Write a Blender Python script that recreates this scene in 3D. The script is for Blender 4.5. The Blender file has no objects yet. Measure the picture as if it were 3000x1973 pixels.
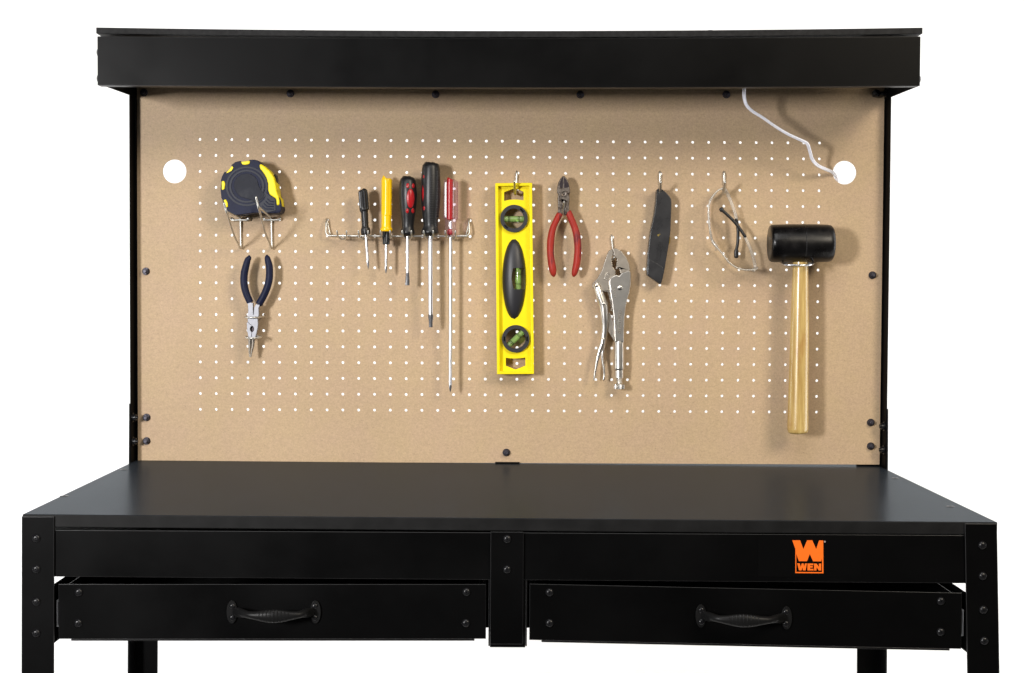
import bpy, bmesh, math, random
from mathutils import Vector, Matrix, Euler
from mathutils.geometry import tessellate_polygon
random.seed(7)
sc = bpy.context.scene
C = sc.collection
rad = math.radians

# ------------------------------------------------------------------ camera
Z0 = 1.2006                                  # height of the middle of the hole grid above the floor
F = 4450.06                                  # focal length in pixels of the 3000 px wide photograph
CP = Vector((-.012, -2.43593, -.01582 + Z0))
CR = Euler((1.53772, -.00515, -.00661), 'XYZ')
CM = CR.to_matrix()
cam = bpy.data.objects.new('camera', bpy.data.cameras.new('camera'))
C.objects.link(cam)
cam.location = CP; cam.rotation_euler = CR
cam.data.sensor_width = 36; cam.data.lens = F / 3000 * 36
cam.data.clip_start = .05; cam.data.clip_end = 60
sc.camera = cam

def W(x, y, d=0.0):
    """the point of the plane d metres in front of the pegboard that the photograph shows at pixel x, y"""
    v = CM @ Vector(((x - 1500) / F, (986.5 - y) / F, -1))
    t = (-d - CP.y) / v.y
    return CP + v * t
def S(d=0.0): return (2.436 - d) / F         # metres per pixel at that plane

def reg(x0, y0, k): return lambda x, y: (x0 + x / k, y0 + y / k)
gT = reg(600, 440, 4.89); gP = reg(640, 720, 4.345); gS = reg(940, 440, 3.727); gS2 = reg(940, 780, 3.9125)
gL = reg(1420, 480, 4.603); gL2 = reg(1420, 800, 4.8906); gV = reg(1700, 660, 3.01); gK = reg(1860, 480, 4.1175)
gC = reg(2120, 240, 3.967); gM = reg(2200, 620, 7.1125); gM2 = reg(2200, 800, 3.13); gO = reg(2240, 1540, 8.696)
gH = reg(620, 1700, 6.263); gH2 = reg(2000, 1740, 5.95)

# ------------------------------------------------------------------ materials
def mat(name, base, rough=.5, metal=0., spec=.5, var=0., vscale=20., bump=0., bscale=400., rvar=0., rscale=12.,
        stain=None, sscale=30., sedge=(.58, .66), stretch=(1, 1, 1), coat=0.):
    m = bpy.data.materials.new(name); m.use_nodes = True
    nt = m.node_tree; N = nt.nodes; L = nt.links
    b = N['Principled BSDF']
    b.inputs['Base Color'].default_value = (*base, 1)
    b.inputs['Roughness'].default_value = rough
    b.inputs['Metallic'].default_value = metal
    b.inputs['Specular IOR Level'].default_value = spec
    b.inputs['Coat Weight'].default_value = coat
    tc = N.new('ShaderNodeTexCoord'); mp = N.new('ShaderNodeMapping')
    mp.inputs['Scale'].default_value = stretch
    L.new(tc.outputs['Object'], mp.inputs['Vector'])
    def noise(s, det=4, r=.55):
        n = N.new('ShaderNodeTexNoise'); n.inputs['Scale'].default_value = s
        n.inputs['Detail'].default_value = det; n.inputs['Roughness'].default_value = r
        L.new(mp.outputs['Vector'], n.inputs['Vector']); return n
    col = None
    if var:
        n = noise(vscale)
        rr = N.new('ShaderNodeMapRange'); rr.inputs['From Min'].default_value = .3; rr.inputs['From Max'].default_value = .7
        rr.inputs['To Min'].default_value = 1 - var; rr.inputs['To Max'].default_value = 1 + var
        L.new(n.outputs['Fac'], rr.inputs['Value'])
        mx = N.new('ShaderNodeMix'); mx.data_type = 'RGBA'; mx.blend_type = 'MULTIPLY'; mx.inputs[0].default_value = 1
        mx.inputs[6].default_value = (*base, 1); L.new(rr.outputs['Result'], mx.inputs[7])
        col = mx.outputs[2]; L.new(col, b.inputs['Base Color'])
    if stain:
        n = noise(sscale, 6, .6)
        rr = N.new('ShaderNodeMapRange'); rr.inputs['From Min'].default_value = sedge[0]; rr.inputs['From Max'].default_value = sedge[1]
        L.new(n.outputs['Fac'], rr.inputs['Value'])
        mx = N.new('ShaderNodeMix'); mx.data_type = 'RGBA'
        L.new(rr.outputs['Result'], mx.inputs[0])
        if col: L.new(col, mx.inputs[6])
        else: mx.inputs[6].default_value = (*base, 1)
        mx.inputs[7].default_value = (*stain, 1)
        L.new(mx.outputs[2], b.inputs['Base Color'])
    if rvar:
        n = noise(rscale, 5)
        rr = N.new('ShaderNodeMapRange'); rr.inputs['From Min'].default_value = .3; rr.inputs['From Max'].default_value = .7
        rr.inputs['To Min'].default_value = max(.03, rough - rvar); rr.inputs['To Max'].default_value = min(1, rough + rvar)
        L.new(n.outputs['Fac'], rr.inputs['Value']); L.new(rr.outputs['Result'], b.inputs['Roughness'])
    if bump:
        n = noise(bscale, 3)
        bp = N.new('ShaderNodeBump'); bp.inputs['Strength'].default_value = bump; bp.inputs['Distance'].default_value = .001
        L.new(n.outputs['Fac'], bp.inputs['Height']); L.new(bp.outputs['Normal'], b.inputs['Normal'])
    return m

def clear(name, tint, gloss=.25, rough=.05, body=None, bodyw=0.):
    """clear plastic: light passes straight through, with a sheen and a little of its own colour"""
    m = bpy.data.materials.new(name); m.use_nodes = True
    nt = m.node_tree; N = nt.nodes; L = nt.links; N.remove(N['Principled BSDF'])
    out = N['Material Output']
    t = N.new('ShaderNodeBsdfTransparent'); t.inputs['Color'].default_value = (*tint, 1)
    g = N.new('ShaderNodeBsdfGlossy'); g.inputs['Roughness'].default_value = rough
    lw = N.new('ShaderNodeLayerWeight'); lw.inputs['Blend'].default_value = .35
    mt = N.new('ShaderNodeMath'); mt.operation = 'MULTIPLY_ADD'; mt.inputs[1].default_value = .75 * gloss * 2; mt.inputs[2].default_value = gloss * .25
    L.new(lw.outputs['Facing'], mt.inputs[0])
    s = t.outputs[0]
    if body:
        d = N.new('ShaderNodeBsdfDiffuse'); d.inputs['Color'].default_value = (*body, 1)
        x = N.new('ShaderNodeMixShader'); x.inputs[0].default_value = bodyw
        L.new(s, x.inputs[1]); L.new(d.outputs[0], x.inputs[2]); s = x.outputs[0]
    x = N.new('ShaderNodeMixShader'); L.new(mt.outputs[0], x.inputs[0]); L.new(s, x.inputs[1]); L.new(g.outputs[0], x.inputs[2])
    L.new(x.outputs[0], out.inputs['Surface'])
    return m

def hardboard():
    m = bpy.data.materials.new('hardboard'); m.use_nodes = True
    nt = m.node_tree; N = nt.nodes; L = nt.links; b = N['Principled BSDF']
    tc = N.new('ShaderNodeTexCoord')
    def noise(s, det, r, sx=(1, 1, 1)):
        mp = N.new('ShaderNodeMapping'); mp.inputs['Scale'].default_value = sx; L.new(tc.outputs['Object'], mp.inputs['Vector'])
        n = N.new('ShaderNodeTexNoise'); n.inputs['Scale'].default_value = s; n.inputs['Detail'].default_value = det; n.inputs['Roughness'].default_value = r
        L.new(mp.outputs['Vector'], n.inputs['Vector']); return n.outputs['Fac']
    def rng(v, a, c, d, e):
        r = N.new('ShaderNodeMapRange'); r.inputs[1].default_value = a; r.inputs[2].default_value = c; r.inputs[3].default_value = d; r.inputs[4].default_value = e
        L.new(v, r.inputs[0]); return r.outputs[0]
    def mul(a, c):
        t = N.new('ShaderNodeMath'); t.operation = 'MULTIPLY'; L.new(a, t.inputs[0]); L.new(c, t.inputs[1]); return t.outputs[0]
    grain = rng(noise(420, 3, .7), .3, .7, .88, 1.12)
    fib = rng(noise(170, 5, .75, (1, 1, 2.2)), .25, .75, .90, 1.10)
    blot = rng(noise(5, 3, .5), .3, .7, .965, 1.035)
    val = mul(mul(grain, fib), blot)
    speck = rng(noise(330, 2, .5), .69, .76, 1.0, .72)
    val = mul(val, speck)
    hue = N.new('ShaderNodeMix'); hue.data_type = 'RGBA'
    L.new(rng(noise(14, 4, .6), .35, .65, 0, 1), hue.inputs[0])
    hue.inputs[6].default_value = (.474, .346, .209, 1); hue.inputs[7].default_value = (.474, .339, .220, 1)
    mx = N.new('ShaderNodeMix'); mx.data_type = 'RGBA'; mx.blend_type = 'MULTIPLY'; mx.inputs[0].default_value = 1
    L.new(hue.outputs[2], mx.inputs[6]); L.new(val, mx.inputs[7]); L.new(mx.outputs[2], b.inputs['Base Color'])
    b.inputs['Roughness'].default_value = .55; b.inputs['Specular IOR Level'].default_value = .3
    bp = N.new('ShaderNodeBump'); bp.inputs['Strength'].default_value = .15; bp.inputs['Distance'].default_value = .0006
    L.new(grain, bp.inputs['Height']); L.new(bp.outputs[0], b.inputs['Normal'])
    return m

def laminate():
    """satin black worktop: a dark body under a weak sheen that grows towards grazing angles"""
    m = bpy.data.materials.new('black_tabletop_laminate'); m.use_nodes = True
    nt = m.node_tree; N = nt.nodes; L = nt.links; N.remove(N['Principled BSDF'])
    tc = N.new('ShaderNodeTexCoord')
    def noise(s, det, a, b):
        n = N.new('ShaderNodeTexNoise'); n.inputs['Scale'].default_value = s; n.inputs['Detail'].default_value = det
        L.new(tc.outputs['Object'], n.inputs['Vector'])
        r = N.new('ShaderNodeMapRange'); r.inputs[1].default_value = .3; r.inputs[2].default_value = .7; r.inputs[3].default_value = a; r.inputs[4].default_value = b
        L.new(n.outputs['Fac'], r.inputs[0]); return r.outputs[0], n.outputs['Fac']
    v, _ = noise(40, 6, .88, 1.12)
    mx = N.new('ShaderNodeMix'); mx.data_type = 'RGBA'; mx.blend_type = 'MULTIPLY'; mx.inputs[0].default_value = 1
    mx.inputs[6].default_value = (.0155, .0198, .0265, 1); L.new(v, mx.inputs[7])
    d = N.new('ShaderNodeBsdfDiffuse'); L.new(mx.outputs[2], d.inputs['Color'])
    g = N.new('ShaderNodeBsdfGlossy'); g.inputs['Color'].default_value = (.89, .95, 1, 1)
    rg, _ = noise(9, 4, .235, .265); L.new(rg, g.inputs['Roughness'])
    bp = N.new('ShaderNodeBump'); bp.inputs['Strength'].default_value = .08; bp.inputs['Distance'].default_value = .0006
    _, h = noise(700, 2, 0, 1); L.new(h, bp.inputs['Height']); L.new(bp.outputs[0], g.inputs['Normal'])
    f = N.new('ShaderNodeFresnel'); f.inputs['IOR'].default_value = 1.35
    k = N.new('ShaderNodeMath'); k.operation = 'MULTIPLY'; k.inputs[1].default_value = .255; L.new(f.outputs[0], k.inputs[0])
    x = N.new('ShaderNodeMixShader'); L.new(k.outputs[0], x.inputs[0]); L.new(d.outputs[0], x.inputs[1]); L.new(g.outputs[0], x.inputs[2])
    L.new(x.outputs[0], N['Material Output'].inputs['Surface'])
    return m

def woodmat():
    m = bpy.data.materials.new('varnished_wood'); m.use_nodes = True
    nt = m.node_tree; N = nt.nodes; L = nt.links; b = N['Principled BSDF']
    tc = N.new('ShaderNodeTexCoord')
    mp = N.new('ShaderNodeMapping'); mp.inputs['Scale'].default_value = (1, 1, .06); L.new(tc.outputs['Object'], mp.inputs['Vector'])
    n = N.new('ShaderNodeTexNoise'); n.inputs['Scale'].default_value = 190; n.inputs['Detail'].default_value = 6; n.inputs['Roughness'].default_value = .65
    L.new(mp.outputs['Vector'], n.inputs['Vector'])
    cr = N.new('ShaderNodeValToRGB'); e = cr.color_ramp.elements
    e[0].position = .3; e[0].color = (.35, .205, .055, 1); e[1].position = .66; e[1].color = (.60, .435, .16, 1)
    L.new(n.outputs['Fac'], cr.inputs[0])
    n2 = N.new('ShaderNodeTexNoise'); n2.inputs['Scale'].default_value = 38; n2.inputs['Detail'].default_value = 5
    mp2 = N.new('ShaderNodeMapping'); mp2.inputs['Scale'].default_value = (1, 1, .35); L.new(tc.outputs['Object'], mp2.inputs['Vector']); L.new(mp2.outputs[0], n2.inputs['Vector'])
    r = N.new('ShaderNodeMapRange'); r.inputs[1].default_value = .56; r.inputs[2].default_value = .70; r.inputs[4].default_value = .7; L.new(n2.outputs['Fac'], r.inputs[0])
    mx = N.new('ShaderNodeMix'); mx.data_type = 'RGBA'; L.new(r.outputs[0], mx.inputs[0]); L.new(cr.outputs[0], mx.inputs[6]); mx.inputs[7].default_value = (.33, .15, .035, 1)
    L.new(mx.outputs[2], b.inputs['Base Color'])
    b.inputs['Roughness'].default_value = .28; b.inputs['Coat Weight'].default_value = .3; b.inputs['Coat Roughness'].default_value = .2
    return m

M = dict(
    black=mat('black_powder_coat', (.0016, .0016, .0017), .37, spec=.075, rvar=.10, rscale=7, bump=.10, bscale=900, var=.2, vscale=9),
    top=laminate(),
    shelf=mat('black_shelf_board', (.013, .013, .0135), .55, spec=.12, var=.45, vscale=160, bump=.3, bscale=500),
    inner=mat('black_powder_coat_inside', (.0025, .0025, .0028), .5, spec=.02, var=.2, vscale=9),
    rim=mat('black_edge_highlight', (.010, .010, .0105), .34, spec=.42),  # lighter, glossier black put on bevels to imitate edge highlights
    edge=mat('black_table_edge', (.008, .008, .0082), .5, spec=.14, var=.3, vscale=40, bump=.1, bscale=600),
    hole=mat('flat_black', (.003, .003, .003), .8, spec=.0),  # even black without sheen, for side rails, vial bands and ring slots
    screw=mat('black_oxide_screw', (.006, .006, .007), .30, metal=.0, spec=.32, rvar=.08, rscale=200),
    nut=mat('black_plated_nut', (.075, .072, .088), .46, metal=.9, rvar=.08, rscale=200),
    board=hardboard(),
    slide=mat('zinc_slide', (.75, .76, .78), .45, metal=.4),
    wire=mat('zinc_wire', (.66, .65, .61), .42, metal=1.),
    chrome=mat('chrome_shaft', (.72, .73, .76), .28, metal=1.),
    satin=mat('satin_plier_steel', (.32, .325, .355), .52, metal=.85, var=.08, vscale=120),
    dulls=mat('dull_steel_tip', (.17, .17, .18), .42, metal=.9, var=.25, vscale=200),
    nickel=mat('nickel_plate', (.74, .71, .66), .31, metal=1., var=.10, vscale=90, bump=.05, bscale=260),
    nickeld=mat('worn_jaw_steel', (.40, .36, .31), .42, metal=.95, var=.12, vscale=120, bump=.05, bscale=300),
    oldsteel=mat('tarnished_steel', (.17, .145, .125), .42, metal=.85, var=.4, vscale=260, bump=.3, bscale=300, stain=(.05, .035, .028), sscale=160, sedge=(.5, .62)),
    blade=mat('dark_cutting_edge', (.045, .035, .04), .38, metal=.6, var=.3, vscale=200),
    navy=mat('navy_rubber', (.0072, .0102, .034), .50, spec=.2, var=.15, vscale=60, bump=.12, bscale=600),
    navyd=mat('navy_rubber_flat', (.014, .016, .026), .62, spec=.3, var=.22, vscale=40, stain=(.032, .034, .042), sscale=35, sedge=(.52, .72), bump=.2, bscale=420),
    navyl=mat('navy_rubber_ring', (.019, .0215, .034), .48, spec=.3, var=.12, vscale=80),
    yellow=mat('yellow_plastic', (.90, .74, .003), .38, spec=.35, var=.04, vscale=30, stain=(.25, .19, .02), sscale=55, sedge=(.72, .80)),
    yellow2=mat('amber_yellow_plastic', (.95, .58, .002), .28, spec=.5, var=.03, vscale=30),
    blackp=mat('black_plastic', (.010, .010, .011), .38, spec=.45, bump=.06, bscale=500, var=.2, vscale=60),
    greyp=mat('charcoal_plastic', (.020, .020, .024), .42, spec=.5, bump=.08, bscale=500),
    rubber=mat('black_mallet_rubber', (.0035, .0032, .0034), .30, spec=.32, rvar=.16, rscale=22, var=.4, vscale=40, bump=.30, bscale=60, stain=(.018, .016, .015), sscale=36, sedge=(.56, .70)),
    redp=mat('red_plastic', (.40, .008, .012), .3, spec=.5),
    redgrip=mat('worn_red_vinyl', (.36, .030, .020), .46, spec=.22, var=.15, vscale=60, stain=(.10, .022, .028), sscale=60, sedge=(.52, .64), stretch=(1.8, 1, .35), bump=.12, bscale=200),
    knife=mat('dark_grey_enamel', (.026, .026, .028), .30, spec=.6, rvar=.06, rscale=50, var=.12, vscale=60, stain=(.05, .05, .05), sscale=160, sedge=(.68, .74)),
    brass=mat('worn_brass', (.55, .40, .10), .4, metal=.8),
    wood=woodmat(),
    cord=mat('white_vinyl_cord', (.88, .89, .97), .38, spec=.4, var=.03, vscale=200),
    orange=mat('orange_ink', (.86, .145, .008), .5, spec=.3),
    sticker=mat('black_sticker', (.0024, .0024, .0025), .32, spec=.06),
    pull=mat('black_cast_pull', (.007, .007, .0072), .38, spec=.15, bump=.1, bscale=700),
    ink=mat('grey_ink', (.35, .27, .25), .5),
    clear=clear('clear_acetate', (.93, .85, .90), .10, .2, body=(.62, .45, .55), bodyw=.07),
    lens=clear('clear_lens', (.975, .975, .965), .28, .06, body=(.8, .78, .74), bodyw=.03),
    frame=clear('clear_polycarbonate', (.92, .90, .87), .32, .3, body=(.90, .88, .83), bodyw=.16),
    vial=clear('green_spirit_vial', (.66, .90, .38), .25, .12, body=(.55, .80, .28), bodyw=.34),
    vialcase=clear('clear_vial_case', (.93, .93, .85), .4, .05, body=(.6, .6, .4), bodyw=.06),
    drop=mat('white_seamless_paper', (.88, .88, .88), .9, spec=.1),
)

# ------------------------------------------------------------------ mesh helpers
def catmull(pts, n=6, closed=False):
    pts = [Vector(p) for p in pts]; out = []; k = len(pts)
    for i in range(k if closed else k - 1):
        p0 = pts[(i - 1) % k] if closed or i > 0 else pts[0] * 2 - pts[1]
        p1 = pts[i]; p2 = pts[(i + 1) % k]
        p3 = pts[(i + 2) % k] if closed or i + 2 < k else pts[-1] * 2 - pts[-2]
        for j in range(n):
            t = j / n
            out.append(.5 * ((2 * p1) + (p2 - p0) * t + (2 * p0 - 5 * p1 + 4 * p2 - p3) * t * t + (3 * p1 - p0 - 3 * p2 + p3) * t ** 3))
    if not closed: out.append(pts[-1])
    return out

class MB:
    def __init__(s): s.bm = bmesh.new()
    def box(s, x0, x1, y0, y1, z0, z1):
        v = [s.bm.verts.new(p) for p in ((x0, y0, z0), (x1, y0, z0), (x1, y1, z0), (x0, y1, z0), (x0, y0, z1), (x1, y0, z1), (x1, y1, z1), (x0, y1, z1))]
        for f in ((3, 2, 1, 0), (4, 5, 6, 7), (0, 1, 5, 4), (1, 2, 6, 5), (2, 3, 7, 6), (3, 0, 4, 7)): s.bm.faces.new([v[i] for i in f])
        return s
    def hexa(s, p):
        v = [s.bm.verts.new(q) for q in p]
        for f in ((3, 2, 1, 0), (4, 5, 6, 7), (0, 1, 5, 4), (1, 2, 6, 5), (2, 3, 7, 6), (3, 0, 4, 7)): s.bm.faces.new([v[i] for i in f])
        return s
    def plate(s, outer, holes, d0, d1, dref=None):
        """outline and holes in photo pixels, mapped to the plane dref, standing from d0 (back) to d1 (front)"""
        dref = d1 if dref is None else dref
        loops = []
        for lp in [outer] + list(holes or []):
            loops.append([W(x, y, dref) for x, y in lp])
        tri = tessellate_polygon([[Vector((p.x, p.z, 0)) for p in lp] for lp in loops])
        flat = [p for lp in loops for p in lp]
        fr = [s.bm.verts.new((p.x, -d1, p.z)) for p in flat]; bk = [s.bm.verts.new((p.x, -d0, p.z)) for p in flat]
        for a, b, c in tri:
            try: s.bm.faces.new((fr[a], fr[b], fr[c])); s.bm.faces.new((bk[c], bk[b], bk[a]))
            except ValueError: pass
        o = 0
        for lp in loops:
            n = len(lp)
            for i in range(n):
                j = (i + 1) % n
                s.bm.faces.new((fr[o + i], bk[o + i], bk[o + j], fr[o + j]))
            o += n
        return s
    def sweep(s, pts, r, n=12, B=None, round_ends=True, rfun=None, closed=False):
        """tube along pts; r is one radius, a list, or a list of (across, deep) pairs"""
        pts = [Vector(p) for p in pts]; k = len(pts)
        R = [(r, r)] * k if not isinstance(r, (list, tuple)) else [(q if isinstance(q, tuple) else (q, q)) for q in r]
        T = []
        for i in range(k):
            a = pts[(i - 1) % k] if closed or i > 0 else pts[0]; b = pts[(i + 1) % k] if closed or i < k - 1 else pts[-1]
            T.append((b - a).normalized())
        if B is None:
            t = T[0]; ref = Vector((0, 1, 0)) if abs(t.y) < .8 else Vector((1, 0, 0))
            Nn = t.cross(ref).normalized()
        seq = []
        for i in range(k):
            t = T[i]
            if B is not None:
                b = Vector(B); nn = b.cross(t).normalized(); bb = t.cross(nn).normalized()
            else:
                Nn = (Nn - t * Nn.dot(t)).normalized(); nn = Nn; bb = t.cross(nn).normalized()
            seq.append((pts[i], nn, bb, R[i], t, i))
        if round_ends and not closed:
            def cap(e, sgn):
                p, nn, bb, (ra, rb), t, i = e; m = min(ra, rb)
                return [(p + t * sgn * m * math.sin(q), nn, bb, (ra * math.cos(q) + 1e-6, rb * math.cos(q) + 1e-6), t, i) for q in (.5, 1.0, 1.35)]
            seq = cap(seq[0], -1)[::-1] + seq + cap(seq[-1], 1)
        rings = []
        for p, nn, bb, (ra, rb), t, i in seq:
            ring = []
            for a in range(n):
                th = 2 * math.pi * a / n
                k_ = rfun(i, th) if rfun else 1
                ring.append(s.bm.verts.new(p + nn * (ra * k_ * math.cos(th)) + bb * (rb * k_ * math.sin(th))))
            rings.append(ring)
        m = len(rings)
        for i in range(m if closed else m - 1):
            A, Bq = rings[i], rings[(i + 1) % m]
            for a in range(n):
                b = (a + 1) % n
                s.bm.faces.new((A[a], A[b], Bq[b], Bq[a]))
        if not closed:
            s.bm.faces.new(rings[0][::-1]); s.bm.faces.new(rings[-1])
        return s
    def cyl(s, p0, p1, r0, r1=None, n=20):
        r1 = r0 if r1 is None else r1
        return s.sweep([p0, p1], [r0, r1], n=n, round_ends=False)
    def lathe(s, p0, axis, prof, n=24, rfun=None):
        axis = Vector(axis).normalized(); p0 = Vector(p0)
        ref = Vector((0, 0, 1)) if abs(axis.z) < .8 else Vector((1, 0, 0))
        nn = axis.cross(ref).normalized(); bb = axis.cross(nn)
        rings = []
        for j, (t, r) in enumerate(prof):
            rings.append([s.bm.verts.new(p0 + axis * t + (nn * math.cos(2 * math.pi * a / n) + bb * math.sin(2 * math.pi * a / n)) * max(r, 1e-6) * (rfun(j, 2 * math.pi * a / n) if rfun else 1)) for a in range(n)])
        for A, B in zip(rings, rings[1:]):
            for a in range(n):
                b = (a + 1) % n; s.bm.faces.new((A[a], A[b], B[b], B[a]))
        s.bm.faces.new(rings[0][::-1]); s.bm.faces.new(rings[-1])
        return s

WORLD = {}
def build(mb, name, m, parent=None, bevel=0., seg=2, smooth=35, origin=None):
    bm = mb.bm if isinstance(mb, MB) else mb
    bmesh.ops.recalc_face_normals(bm, faces=bm.faces)
    lo = Vector((1e9,) * 3); hi = -lo
    for v in bm.verts:
        for i in range(3): lo[i] = min(lo[i], v.co[i]); hi[i] = max(hi[i], v.co[i])
    o_ = Vector(origin) if origin is not None else (lo + hi) / 2
    bmesh.ops.translate(bm, verts=bm.verts, vec=-o_)
    me = bpy.data.meshes.new(name); bm.to_mesh(me); bm.free()
    me.materials.append(M[m])
    if smooth:
        for p in me.polygons: p.use_smooth = True
        me.set_sharp_from_angle(angle=rad(smooth))
    ob = bpy.data.objects.new(name, me); C.objects.link(ob)
    ob.location = o_; WORLD[ob] = o_
    if parent:
        ob.parent = parent; ob.matrix_parent_inverse = Matrix.Translation(-WORLD[parent])
    if bevel:
        bv = ob.modifiers.new('bevel', 'BEVEL'); bv.width = bevel; bv.segments = seg; bv.limit_method = 'ANGLE'; bv.angle_limit = rad(40); bv.harden_normals = True
        if m == 'black': me.materials.append(M['rim']); bv.material = 1
    return ob
def tag(o, label, cat, group=None, kind=None):
    o['label'] = label
    if cat: o['category'] = cat
    if group: o['group'] = group
    if kind: o['kind'] = kind
    return o
def thing(name, label, cat, loc, group=None):
    o = bpy.data.objects.new(name, None); C.objects.link(o); o.location = loc; o.empty_display_size = .03
    WORLD[o] = Vector(loc)
    return tag(o, label, cat, group)
def clone(src, name, loc, parent):
    o = src.copy(); C.objects.link(o); o.name = name; o.location = loc; o.parent = parent
    o.matrix_parent_inverse = Matrix.Translation(-WORLD[parent]) if parent else Matrix()
    WORLD[o] = Vector(loc); return o

# ------------------------------------------------------------------ the bench
zt = -.30061 + Z0                            # tabletop height
XC = .0006; WP = .6018; WL = .6012     # half widths: upper posts, legs
D = .580; DP = .029; DF = .200
bench = thing('workbench', 'black steel workbench with two drawers, a pegboard back and an overhead light hood', 'workbench', (XC, -.28, 0))

# one pan head cross screw facing the camera, copied everywhere
def screw_bm(r=.0052, h=.0030):
    b = bmesh.new(); n = 24
    prof = [(0, r), (.25, r * .98), (.6, r * .84), (.85, r * .62), (1.0, r * .40)]
    mb = MB(); mb.bm = b
    rings = []
    for t, q in prof: rings.append([b.verts.new((q * math.cos(2 * math.pi * a / n), -h * t, q * math.sin(2 * math.pi * a / n))) for a in range(n)])
    for A, B in zip(rings, rings[1:]):
        for a in range(n): b.faces.new((A[a], A[(a + 1) % n], B[(a + 1) % n], B[a]))
    # cross recess: a plus shaped pit in the crown
    inner = []
    for a in range(n):
        th = 2 * math.pi * a / n; q = r * .40
        k = .98 if (a % 6 == 0) else .30
        inner.append(b.verts.new((q * k * math.cos(th), -h * (.97 if k < .5 else 1.0) + (.0 if k > .5 else 0), q * k * math.sin(th))))
    for a in range(n): b.faces.new((rings[-1][a], rings[-1][(a + 1) % n], inner[(a + 1) % n], inner[a]))
    pit = [b.verts.new((v.co.x * .9, -h * .35, v.co.z * .9)) for v in inner]
    for a in range(n): b.faces.new((inner[a], inner[(a + 1) % n], pit[(a + 1) % n], pit[a]))
    b.faces.new(pit); b.faces.new(rings[0][::-1])
    return b
SCREW = None
def screw(px, py, d, parent, rot=None, loc=None):
    global SCREW
    p = loc if loc is not None else W(px, py, d)
    if SCREW is None:
        SCREW = build(screw_bm(), 'screw', 'screw', parent, origin=(0, 0, 0), smooth=40)
        o = SCREW; o.location = p; WORLD[o] = Vector(p)
    else: o = clone(SCREW, 'screw', p, parent)
    o.rotation_euler = rot if rot else (0, random.uniform(0, 1.5), 0)
    return o

# tabletop
def zpx(x, y, d): return W(x, y, d).z
zl_ = zpx(67.3, 1508, D) - zt; zr_ = zpx(2919.6, 1531.5, D) - zt
def ztop(x): return zt + zl_ + (zr_ - zl_) * (x - XC + WL) / (2 * WL)     # the worktop sits a few millimetres out of level
mb = MB(); tb = zpx(120, 1546, D) - zl_
mb.box(XC - WL + .0018, XC + WL - .0018, -D + .0025, .030, tb, zt)
for v in mb.bm.verts: v.co.z += ztop(v.co.x) - zt
top = build(mb, 'tabletop', 'top', bench, .0012)
top.data.materials.append(M['edge'])
for f in top.data.polygons:
    if f.normal.z < .5: f.material_index = 1
for x, y in ((188, 1459), (362, 1381), (2622, 1397), (2784, 1479)):
    # countersunk heads along the table ends
    v = CM @ Vector(((x - 1500) / F, (986.5 - y) / F, -1)); t = (zt - CP.z) / v.z; p = CP + v * t
    q = MB().lathe((p.x, p.y, ztop(p.x) - .001), (0, 0, 1), [(0, .0058), (.0011, .0058), (.0015, .0050), (.0015, .003), (.0010, .002)])
    build(q, 'screw', 'screw', top)
# front legs: L section, the right one splays by a few millimetres as in the photograph
def leg(xo_top, xo_bot, sgn, y0):
    zt_leg = zpx(110, 1513.5, D) if sgn < 0 else zpx(2870, 1534.5, D); w = .0400; th = .0022; mb = MB()
    def L(x0, x1, y0, y1, sh):
        a, b = sorted((x0, x1))
        zb = 0
        mb.hexa([(a + sh, y0, zb), (b + sh, y0, zb), (b + sh, y1, zb), (a + sh, y1, zb), (a, y0, zt_leg), (b, y0, zt_leg), (b, y1, zt_leg), (a, y1, zt_leg)])
    sh = xo_bot - xo_top
    L(xo_top, xo_top - sgn * w, -D, -D + th, sh)
    L(xo_top, xo_top - sgn * th, -D + th, -D + w, sh)
    return build(mb, 'leg', 'black', bench, .0009)
zb = W(62, 1973, D).z; zt_l = zpx(110, 1513, D)
fx = lambda xt, xb: xt + (xb - xt) * zt_l / (zt_l - zb)
lx = W(63.0, 1514, D).x; rx_ = W(2921.6, 1533, D).x
leg_l = leg(lx, fx(lx, W(62.4, 1973, D).x), -1, 0)
leg_r = leg(rx_, fx(rx_, W(2929.5, 1973, D).x), 1, 0)
for y, x in ((1578, 106.3), (1668, 106.4), (1763.5, 106.6), (1855.5, 106.4)): screw(x, y, D + .0001, leg_l)
for y, x in ((1598, 2877.8), (1688, 2879), (1787, 2880.6), (1878, 2883.4)): screw(x, y, D + .0001, leg_r)

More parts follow.
